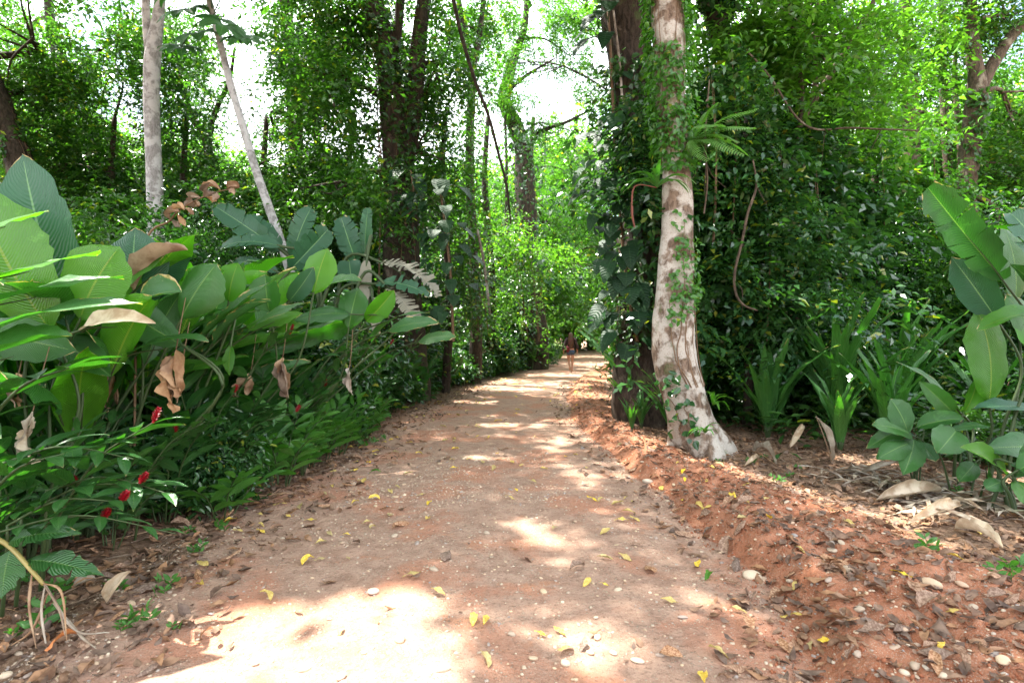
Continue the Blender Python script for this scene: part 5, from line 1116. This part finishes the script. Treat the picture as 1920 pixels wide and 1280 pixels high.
def liana(label, pts, Y, w_, m_='bark_dark'):
    W = np.array([P(x, y, Y+(d[0] if d else 0)) for x, y, *d in pts]); rt = thing('liana', label, 'liana', W[0])
    V, F, U = tube(W-W[0], [px_r(q, Y) for q in w_], 7, len(pts)*9, .12, 9); link('stem', mesh_np('stem', V, F, M[m_], U), rt)
    mb = MB(); C = catmull(W-W[0], 30)
    for q in range(4):
        j = int(rg.integers(3, 26)); e = C[j]+A(rg.normal(0, .12), rg.normal(0, .1), -rg.uniform(.15, .5)); v, f, u = tube([C[j], (C[j]+e)/2+rg.normal(0, .04, 3), e], [.008, .005, .002], 4, 8); mb.add(v, f, u)
    link('tendril', mb.mesh('tendril', M[m_]), rt)
liana('long dark liana slanting down across the sky gap', [(838, -60), (850, 0), (866, 70), (890, 150), (915, 215), (935, 290), (950, 350), (958, 420)], 11, [9, 8, 7, 6, 5, 3])
liana('pale looping liana hanging beside the lichen-blotched tree', [(1412, 300), (1418, 350), (1402, 400), (1392, 450), (1378, 510), (1380, 550), (1395, 572), (1420, 582)], 7.6, [3, 5, 5, 5, 3], 'bark_mid')
liana('thin brown liana hanging straight near the looping one', [(1330, 150), (1322, 260), (1326, 340), (1320, 400)], 7.2, [3, 4, 3], 'bark_mid')
liana('hanging aerial root in front of the fluted dark trunk', [(1150, 20), (1162, 120), (1168, 210), (1176, 300), (1190, 420), (1202, 500)], 9.0, [4, 5, 4, 4], 'bark_pale')
liana('slack liana joining the bright crowns beside the fork', [(1395, 90), (1440, 140), (1510, 235), (1600, 240), (1720, 245)], 8.8, [3, 4, 4, 3], 'bark_mid')
liana('drooping creeper rope between shiny bushes', [(1360, 420), (1400, 470), (1440, 560), (1500, 600)], 8.6, [3, 5, 4], 'bark_mid')
liana('short pale liana beside the sunlit slender trunk', [(895, 430), (905, 480), (912, 530), (918, 590)], 13.5, [5, 6, 5], 'bark_pale')

for i_, (x_, y0_, y1_, Y_) in enumerate([(1338, 120, 470, 8.2), (1372, 60, 420, 8.4), (1436, 330, 640, 8.3), (1466, 250, 560, 8.6), (1530, 280, 600, 9.0), (1580, 330, 620, 9.6), (1650, 240, 520, 10.5), (1745, 200, 480, 11.5)]):
    vine_on(f'leafy creeper rope hanging freely in the shade beyond the flared tree, {ordinal(i_+1)} outwards', [(x_, y1_), (x_+6, (y0_+y1_)/2), (x_-4, y0_)], Y_, [3, 3, 3], 130, .11, ['fol_gloss', 'ivy', 'fol_mid'][i_ % 3], 0, 1, (-.5, 3.6), seed=60+i_, strands=2, thr=.3, fl=.25, spread=1.0, name='hanging_creeper')
def aroid(name, label, pts, Y, n, size, mt='aroid', seed=1, sp=.35):
    r_ = np.random.default_rng(seed); W = np.array([P(x, y, Y) for x, y in pts]); C = catmull(W, 40); rt = thing(name, label, 'climbing plant', W[0])
    V, F, U = tube(W-W[0], [.03, .025, .018], 7, 30); link('stem', mesh_np('stem', V, F, M['stem_brown'], U), rt)
    for i in range(n):
        c = C[int(r_.integers(2, 39))]-W[0]; o = unit(A(r_.normal(-.25, .7), -abs(r_.normal(.6, .3)), r_.normal(.1, .3))); B = c+o*sp*r_.uniform(.5, 1.2)
        T = B+unit(o*A(.8, .5, 0)+A(0, 0, -r_.uniform(.6, 1.6)))*size*r_.uniform(.45, 1.2)
        V, F, U = blade(B, T, size*.72*r_.uniform(.8, 1.1), o+A(0, -.3, .4), sag=.08, prof='heart', fold=.1, nv=10, rng=r_, adv=-.1)
        lf = link('leaf', mesh_np('leaf', V, F, M[mt], U, np.full(len(V), r_.random())), rt)
        V, F, U = tube([c, (c+B)/2+A(0, 0, .06), B], [.009, .006], 5, 8); link('stalk', mesh_np('stalk', V, F, M['stem'], U), lf)
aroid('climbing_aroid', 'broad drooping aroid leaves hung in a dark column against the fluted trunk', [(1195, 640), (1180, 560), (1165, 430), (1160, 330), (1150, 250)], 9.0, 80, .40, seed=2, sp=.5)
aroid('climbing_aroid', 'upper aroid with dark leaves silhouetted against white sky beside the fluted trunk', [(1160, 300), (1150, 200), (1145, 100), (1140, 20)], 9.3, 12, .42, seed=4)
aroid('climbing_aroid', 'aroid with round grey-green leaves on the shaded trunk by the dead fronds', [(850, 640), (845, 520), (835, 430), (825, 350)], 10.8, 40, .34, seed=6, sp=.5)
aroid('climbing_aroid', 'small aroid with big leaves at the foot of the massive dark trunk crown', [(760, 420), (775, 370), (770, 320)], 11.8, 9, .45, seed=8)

def bromeliad(label, px, py, Y, n, L, side, seed, spike=True, mt='ginger_low', W=.055):
    r_ = np.random.default_rng(seed); b = P(px, py, Y); rt = thing('bromeliad', label, 'epiphyte', b)
    for i in range(n):
        a = r_.uniform(0, 6.28); o = unit(A(math.cos(a)+side*.5, math.sin(a)*.8-.3, 0)); up = r_.uniform(.2, 1.2)
        V, F, U = blade(A(0, 0, 0), unit(o+A(0, 0, up-.5))*L*r_.uniform(.7, 1.1), W, A(0, 0, 1)-o*up*.7, sag=.28, fold=.5, prof='strap', nv=12, nu=2, rng=r_)
        link('leaf', mesh_np('leaf', V, F, M[mt], U, np.full(len(V), r_.random())), rt)
    if spike:
        mb = MB(); V, F, U = tube([A(0, 0, 0), A(-.22*1, -.05, .02), A(-.30, -.06, -.05), A(-.31, -.06, -.30), A(-.28, -.06, -.48)], [.006, .007, .010, .014, .008], 6, 30, .5, 30); mb.add(V, F, U)
        link('flower_spike', mb.mesh('flower_spike', M['dry_red']), rt)
M['dry_red'] = plain_mat('dry_red_spike', (.12, .035, .02), .8, 60, .6)
bromeliad('bromeliad with arching green straps and a hanging rust-red spike on the lichen-blotched trunk', 1232, 352, 6.75, 15, .42, -1, 3)
bromeliad('small bromeliad rosette low on the flared trunk', 1322, 812, 6.45, 9, .20, 0, 5, False, W=.04)
bromeliad('upright strappy epiphyte with yellow-green blades on the shaded flank of the flared trunk', 1337, 760, 6.75, 8, .28, .6, 7, False, 'big_back', W=.05)
bromeliad('yellowing hanging strap epiphyte beside the upper trunk', 1300, 285, 6.9, 7, .32, .8, 9, False, 'big_burnt', W=.03)
# pinnate fronds catching the sun beside the upper trunk
b = P(1300, 262, 6.9); rt = thing('fern', 'epiphytic fern with feathery fronds coloured pale as sunlit, reaching out from the upper trunk', 'fern', b); r_ = np.random.default_rng(4)
for (tx, ty, dY) in [(1418, 205, -.3), (1410, 240, -.5), (1395, 290, -.6), (1345, 195, -.2), (1380, 265, .1), (1330, 300, -.5), (1350, 235, -.6)]:
    T = P(tx, ty, 6.9+dY)-b; C = catmull(np.array([A(0, 0, 0), T*.5+A(0, 0, .07), T]), 26); mb = MB(); V, F, U = tube(C[[0, 12, 25]], [.006, .003], 4, 10); mb.add(V, F, U); tg = unit(np.gradient(C, axis=0)); sd = unit(np.cross(tg, A(0, -.4, 1)))
    for j in range(2, 26):
        for s in (-1, 1):
            l = .24*math.sin(math.pi*(.12+.83*j/26)); V, F, U = blade(C[j], C[j]+unit(sd[j]*s+tg[j]*.55+A(0, 0, -.25))*l, .030, A(0, -.3, 1), sag=.1, nv=3, nu=2, prof='lance', rng=r_); mb.add(V, F, U, r_.random())
    link('frond', mb.mesh('frond', M['fern']), rt)
# ------------------------------------------------------------------ cecropia leaves on the leaning pole tree
def cecropia():
    pole = [o for o in SC.objects if o.name == 'pole_tree'][0]; O = np.array(pole.location); r_ = np.random.default_rng(2)
    for i, (x, y, s) in enumerate([(352, 18, 62), (372, 62, 66), (420, 45, 58), (340, 88, 48), (455, 70, 50), (396, -30, 60), (330, -20, 60), (440, -20, 60)]):
        c = P(x, y, 9.1+r_.normal(0, .3))-O; mb = MB(); R = s*9.1/FPX; nrm = unit(A(r_.normal(0, .3), -.55, .8)); u = unit(np.cross(nrm, A(0, 1, .1))); v = np.cross(nrm, u)
        for k in range(9):
            a = 6.283*k/9+r_.normal(0, .08); d = u*math.cos(a)+v*math.sin(a); V, F, U = blade(c+d*.03, c+unit(d+A(0, 0, -.25))*R*r_.uniform(.8, 1.05), R*.36, nrm, sag=.1, nv=7, nu=4, rng=r_); mb.add(V, F, U, r_.random())
        st = P(398, 30, 9.2)-O; V, F, U = tube([st, (st+c)/2+A(0, 0, .12), c], [.012, .009, .007], 5, 12); mb.add(V, F, U)
        link('leaf', mb.mesh('leaf', M['big']), pole)
cecropia()

# ------------------------------------------------------------------ walker
def skinned(name, verts, edges, radii, m, parent, sub=1, root=0):
    me = bpy.data.meshes.new(name); me.from_pydata([tuple(v) for v in verts], edges, []); o = bpy.data.objects.new(name, me); COL.objects.link(o)
    md = o.modifiers.new('skin', 'SKIN'); sv = me.skin_vertices[0].data
    for i, r in enumerate(radii): sv[i].radius = (r, r) if not isinstance(r, tuple) else r
    sv[root].use_root = True
    o.modifiers.new('sub', 'SUBSURF').levels = sub; o.modifiers['sub'].render_levels = sub
    dg = bpy.context.evaluated_depsgraph_get(); m2 = bpy.data.meshes.new_from_object(o.evaluated_get(dg)); bpy.data.objects.remove(o)
    m2.name = name; m2.materials.clear(); m2.materials.append(m); m2.polygons.foreach_set('use_smooth', np.ones(len(m2.polygons), bool))
    return link(name, m2, parent)
def walker():
    y = 22.6; x = (1070-CX)/FPX*y; b = on(x, y); rt = thing('person', 'person with long brown hair walking away in dark top, denim shorts and red shoulder bag', 'person', b)
    b2 = rt
    S = 1.0; V = []; E = []; R = []
    def v(p, r, par=None):
        V.append(A(*p)*S); R.append(r*S if not isinstance(r, tuple) else (r[0]*S, r[1]*S)); i = len(V)-1
        if par is not None: E.append((par, i))
        return i
    pel = v((0, 0, .90), (.155, .11)); wa = v((0, 0, 1.04), (.12, .09), pel); ch = v((0, .01, 1.22), (.15, .10), wa); ne = v((0, .01, 1.36), (.09, .07), ch); nk = v((0, .02, 1.42), .048, ne); hd = v((0, .03, 1.50), .078, nk); tp = v((0, .03, 1.58), .072, hd)
    hands = []
    for s in (-1, 1):
        hp = v((.085*s, 0, .84), .085, pel)
        if s > 0: kn = v((.075*s, .03, .48), .055, hp); an = v((.045*s, -.02, .09), .035, kn); ft = v((.045*s, .10, .035), .032, an)
        else: kn = v((.07*s, .09, .50), .055, hp); an = v((.04*s, -.06, .20), .035, kn); ft = v((.04*s, .01, .10), .032, an)
        sh = v((.165*s, .01, 1.32), .052, ne); el = v((.23*s, -.02, 1.07), .040, sh); wr = v((.27*s, .06, .86), .027, el); pm = v((.275*s, .08, .80), (.035, .018), wr); hands.append((pm, s))
    for pm, s in hands:
        p = V[pm]/S
        for q in range(4):
            a = v((p[0]+.012*s*(q-1.5)*.3, p[1]+.014*(q-1.5), p[2]-.045), .009, pm); v((p[0]-.004*s, p[1]+.014*(q-1.5)+.004, p[2]-.085+.006*abs(q-1.5)), .008, a)
        a = v((p[0]-.012*s, p[1]+.035, p[2]-.012), .010, pm); v((p[0]-.018*s, p[1]+.045, p[2]-.04), .008, a)
    skinned('body', V, E, R, M['skin'], rt)
    skinned('shirt', [A(0, 0, .93), A(0, 0, 1.04), A(0, .01, 1.22), A(0, .01, 1.35), A(-.17, .01, 1.32), A(-.25, -.02, 1.07), A(-.29, .03, .93), A(.17, .01, 1.32), A(.25, -.02, 1.07), A(.29, .03, .93)],
            [(0, 1), (1, 2), (2, 3), (3, 4), (4, 5), (5, 6), (3, 7), (7, 8), (8, 9)], [(.175, .13), (.155, .12), (.175, .125), (.10, .085), .068, .062, .072, .068, .062, .072], M['shirt'], rt)
    skinned('shorts', [A(0, 0, .95), A(0, 0, .88), A(-.09, 0, .80), A(-.088, .02, .68), A(.09, 0, .80), A(.088, .015, .68)], [(0, 1), (1, 2), (2, 3), (1, 4), (4, 5)], [(.165, .125), (.165, .13), .105, .095, .105, .095], M['denim'], rt)
    skinned('hair', [A(0, .02, 1.60), A(0, 0, 1.52), A(0, -.05, 1.38), A(.01, -.10, 1.22), A(0, -.115, 1.08), A(0, -.11, .98)], [(0, 1), (1, 2), (2, 3), (3, 4), (4, 5)], [(.075, .075), (.10, .095), (.13, .06), (.13, .04), (.10, .03), (.05, .02)], M['hair'], rt)
    bg_ = thing('shoulder_bag', 'red bag slung on the hip of the person walking away', 'bag', b+A(-.13, -.14, .92))
    V_, F_, U_ = tube([A(0, 0, -.10), A(0, -.01, 0), A(0, 0, .10), A(0, 0, .13)], [.04, .07, .06, .025], 12, 14, .05); V_ = V_*A(1.2, .65, 1); link('pouch', mesh_np('pouch', V_, F_, M['bag'], U_), bg_)
    V_, F_, U_ = tube([A(-.05, 0, .12), A(.08, -.02, .30), A(.25, .04, .46), A(.22, .17, .40)], [.010], 6, 16); link('strap', mesh_np('strap', V_, F_, M['bag'], U_), bg_)
M['skin'] = plain_mat('skin', (.42, .22, .15), .5, 30, .1, .05); M['shirt'] = plain_mat('dark_cloth', (.035, .018, .02), .85, 40, .4); M['denim'] = plain_mat('denim', (.04, .07, .12), .85, 60, .4)
M['hair'] = plain_mat('brown_hair', (.07, .03, .015), .45, 80, .5, .6); M['bag'] = plain_mat('red_bag', (.10, .006, .01), .8, 30, .3)
walker()
# ------------------------------------------------------------------ sky, sun, camera
w = bpy.data.worlds.new('World'); SC.world = w; w.use_nodes = True
nt = w.node_tree; nt.nodes.clear(); k = N(nt)
sky = k.new('ShaderNodeTexSky'); sky.sky_type = 'NISHITA'; sky.sun_disc = False; sky.sun_elevation = SUN_EL; sky.sun_rotation = SUN_AZ; sky.air_density = 1.2; sky.dust_density = 2.5
tc = k.new('ShaderNodeTexCoord')
cl = k.ramp(k.noise(2.2, 6, tc.outputs['Generated'], .6, .3), .36, .56)
colr = k.mix(cl, sky.outputs[0], (9, 9.3, 9.8))
bg = k.new('ShaderNodeBackground'); k.set(bg.inputs[0], colr); bg.inputs[1].default_value = .11
o = k.new('ShaderNodeOutputWorld'); nt.links.new(bg.outputs[0], o.inputs[0])
ld = bpy.data.lights.new('sun', 'SUN'); ld.energy = 5.0; ld.angle = math.radians(.7); ld.color = (1, .96, .88)
lo = bpy.data.objects.new('sun', ld); COL.objects.link(lo)
lo.rotation_euler = Vector(tuple(SUN)).to_track_quat('Z', 'Y').to_euler()
cam = bpy.data.cameras.new('camera'); co = bpy.data.objects.new('camera', cam); COL.objects.link(co)
co.location = (0, 0, CAMH); co.rotation_euler = (math.radians(90), 0, 0)
cam.sensor_width = 36; cam.lens = 36*FPX/1920; cam.shift_y = -(640-HZ)/1920; cam.clip_end = 2000; cam.clip_start = .05
cam.dof.use_dof = True; cam.dof.focus_distance = 4.2; cam.dof.aperture_fstop = 3.0
SC.camera = co
SC.view_settings.view_transform = 'Standard'; SC.view_settings.look = 'None'; SC.view_settings.exposure = 2.4; SC.view_settings.gamma = 1
SC.render.engine = 'CYCLES'; c = SC.cycles
c.max_bounces = 7; c.diffuse_bounces = 5; c.glossy_bounces = 2; c.transmission_bounces = 4; c.transparent_max_bounces = 4
c.use_denoising = True; c.sample_clamp_indirect = 6; c.caustics_reflective = False; c.caustics_refractive = False
